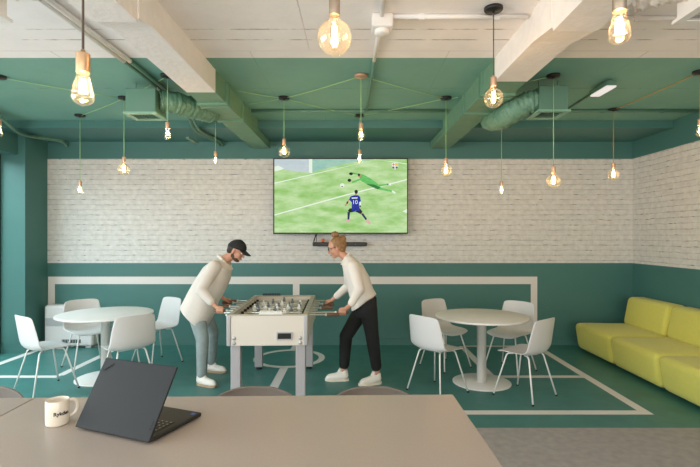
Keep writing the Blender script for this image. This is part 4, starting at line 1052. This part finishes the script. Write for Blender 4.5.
mug = empty('mug', (-1.006, 1.594, ZK), 0, 'cream ceramic mug with black lettering on the high table', 'mug')
bm = bmesh.new(); add_lathe(bm, [(0, .0), (.037, 0), (.0405, .003), (.0415, .008), (.0415, .092), (.0405, .095), (.0385, .0945), (.0375, .09), (.0375, .01), (.034, .007), (0, .007)], seg=48); bmesh.ops.scale(bm, vec=(.865, .865, .88), verts=bm.verts); obj('cup', bm, 'mug', mug)
ha = R(40); hd = Vector((math.cos(ha), math.sin(ha), 0))
bm = bmesh.new(); pts = smooth_path([hd * .039 + Vector((0, 0, .082)), hd * .055 + Vector((0, 0, .084)), hd * .069 + Vector((0, 0, .07)), hd * .071 + Vector((0, 0, .05)), hd * .062 + Vector((0, 0, .03)), hd * .039 + Vector((0, 0, .02))], 6)
pts = [Vector((p.x * .84, p.y * .84, p.z * .88)) for p in pts]; add_tube(bm, pts, .0056, 12); obj('handle', bm, 'mug', mug, True)
me = text_mesh('Rykden', .0168, .0002, .0006); xs = [v.co.x for v in me.vertices]; mid = (min(xs) + max(xs)) / 2; a0 = R(-90 + math.degrees(math.atan2(1.0, 1.592)) + 22 - 0) - R(0)
cam_ang = math.atan2(-1.592, 1.0)                     # direction from mug to the viewer
for v in me.vertices:
    t = cam_ang + R(22) + (v.co.x - mid) / .0361; rr_ = .03605 + v.co.z
    v.co = Vector((rr_ * math.cos(t), rr_ * math.sin(t),   .0425 + v.co.y))
mesh_obj('lettering', me, 'ink', mug)

A = Vector((-0.9176, 1.5569, ZK)); B = Vector((-0.6208, 1.4373, ZK)); ux = (B - A).normalized(); W = (B - A).length
lap = empty('laptop', A, math.atan2(ux.y, ux.x), 'dark grey laptop, half open, its lid facing out on the high table', 'laptop')
D = .230
obj('base', box_bm(0, W, 0, D, .004, .018, .004, 2), 'laptop_in', lap)
for x in (.02, W - .02):
    for y_ in (.03, D - .03):
        bm = bmesh.new(); add_lathe(bm, [(0, 0), (.007, 0), (.007, .005), (0, .005)], (x, y_, 0), 12); obj('rubber_foot', bm, 'black_rubber', lap)
bm = bmesh.new(); bp_ = bmesh.new(); kx0, kx1, ky0, ky1 = .022, W - .022, .028, .125; nr, ncol = 6, 15
for r in range(nr):
    for c in range(ncol):
        w = (kx1 - kx0) / ncol; h = (ky1 - ky0) / nr
        if r == 5 and 4 <= c <= 8 and c != 4: continue
        x0 = kx0 + c * w; x1 = x0 + w * (5 if (r == 5 and c == 4) else 1); y0 = ky0 + r * h
        add_box(bm, x0 + .0012, x1 - .0012, y0 + .0012, y0 + h - .0012, .018, .0197)
        if not (r == 5 and c == 4): add_box(bp_, x0 + w * .35, x0 + w * .62, y0 + h * .35, y0 + h * .6, .0197, .0199)
kb = obj('keyboard', bm, 'keycap', lap); obj('key_print', bp_, 'keyprint', kb)
bm = bmesh.new(); add_box(bm, W / 2 - .05, W / 2 + .05, .142, .205, .018, .0183); obj('trackpad', bm, 'laptop_in', lap)
bm = bmesh.new(); add_box(bm, W - .026, W - .010, D - .030, D - .016, .018, .0184); obj('sticker', bm, 'blue_badge', lap)
for x in (.05, W - .05):
    bm = bmesh.new(); add_tube(bm, [(x - .02, .006, .018), (x + .02, .006, .018)], .0055, 12); obj('hinge', bm, 'laptop_in', lap)
lid = empty('lid', (0, .004, .017)); lid.parent = lap; lid.rotation_euler = (R(59.0), 0, 0)
LH = .219
obj('shell', box_bm(0, W, -.014, LH, .000, .007, .003, 2), 'laptop', lid)
bm = bmesh.new(); add_box(bm, .006, W - .006, .012, LH - .006, -.0012, .0002); obj('display', bm, 'black', lid)
def lid_text(body, size, x, y_, rot, dot=None):
    me = text_mesh(body, size, .0002); o = mesh_obj('lettering', me, 'laptop_logo', lid); o.location = (x, y_, .0082); o.rotation_euler = (0, 0, rot)
lid_text('ThinkPad', .0125, .034, LH - .032, R(37)); lid_text('X1 Carbon', .0062, W - .012, .034, R(90))
bpy.data.objects['lid'].empty_display_size = .05

# ------------------------------------------------------------------ daylight, added fill lights and camera
def area(name, loc, rot, sx, sy, power, col):
    l = bpy.data.lights.new(name, 'AREA'); l.shape = 'RECTANGLE'; l.size = sx; l.size_y = sy; l.energy = power; l.color = col
    o = bpy.data.objects.new(name, l); C.objects.link(o); o.location = loc; o.rotation_euler = rot; return o
area('daylight_side', (-5.9, 2.6, 3.5), (0, R(-42), 0), 2.0, 9.0, 980, (.74, .94, 1))
area('fill_side_low', (-5.3, .6, 1.6), (0, R(-88), R(14)), 2.4, 5.0, 330, (.93, .98, 1))  # added low fill outside the left windows, lifts the right wall and sofa
area('fill_rear', (-.3, Y0 - .35, 1.65), (R(90), 0, 0), 8.2, 2.4, 345, (1, .90, .78))  # added warm fill behind the camera, evens out the room
w = bpy.data.worlds.new('World'); bpy.context.scene.world = w; w.use_nodes = True
bg = w.node_tree.nodes['Background']; bg.inputs['Color'].default_value = (.85, .93, 1, 1); bg.inputs['Strength'].default_value = .8
cam = bpy.data.cameras.new('Camera'); co = bpy.data.objects.new('Camera', cam); C.objects.link(co)
co.location = (0, 0, H); co.rotation_euler = (R(90), 0, 0)
cam.sensor_width = 36; cam.lens = F / 700 * 36; cam.shift_x = -(CX - 350) / 700; cam.shift_y = (CY - 233.5) / 700; cam.clip_start = .02
sc = bpy.context.scene; sc.camera = co
vs = sc.view_settings; vs.view_transform = 'Standard'; vs.look = 'None'; vs.exposure = -.22; vs.gamma = 1; vs.use_curve_mapping = False
sc.cycles.max_bounces = 8; sc.cycles.diffuse_bounces = 5; sc.cycles.transparent_max_bounces = 12; sc.cycles.sample_clamp_indirect = 4; sc.cycles.use_denoising = True
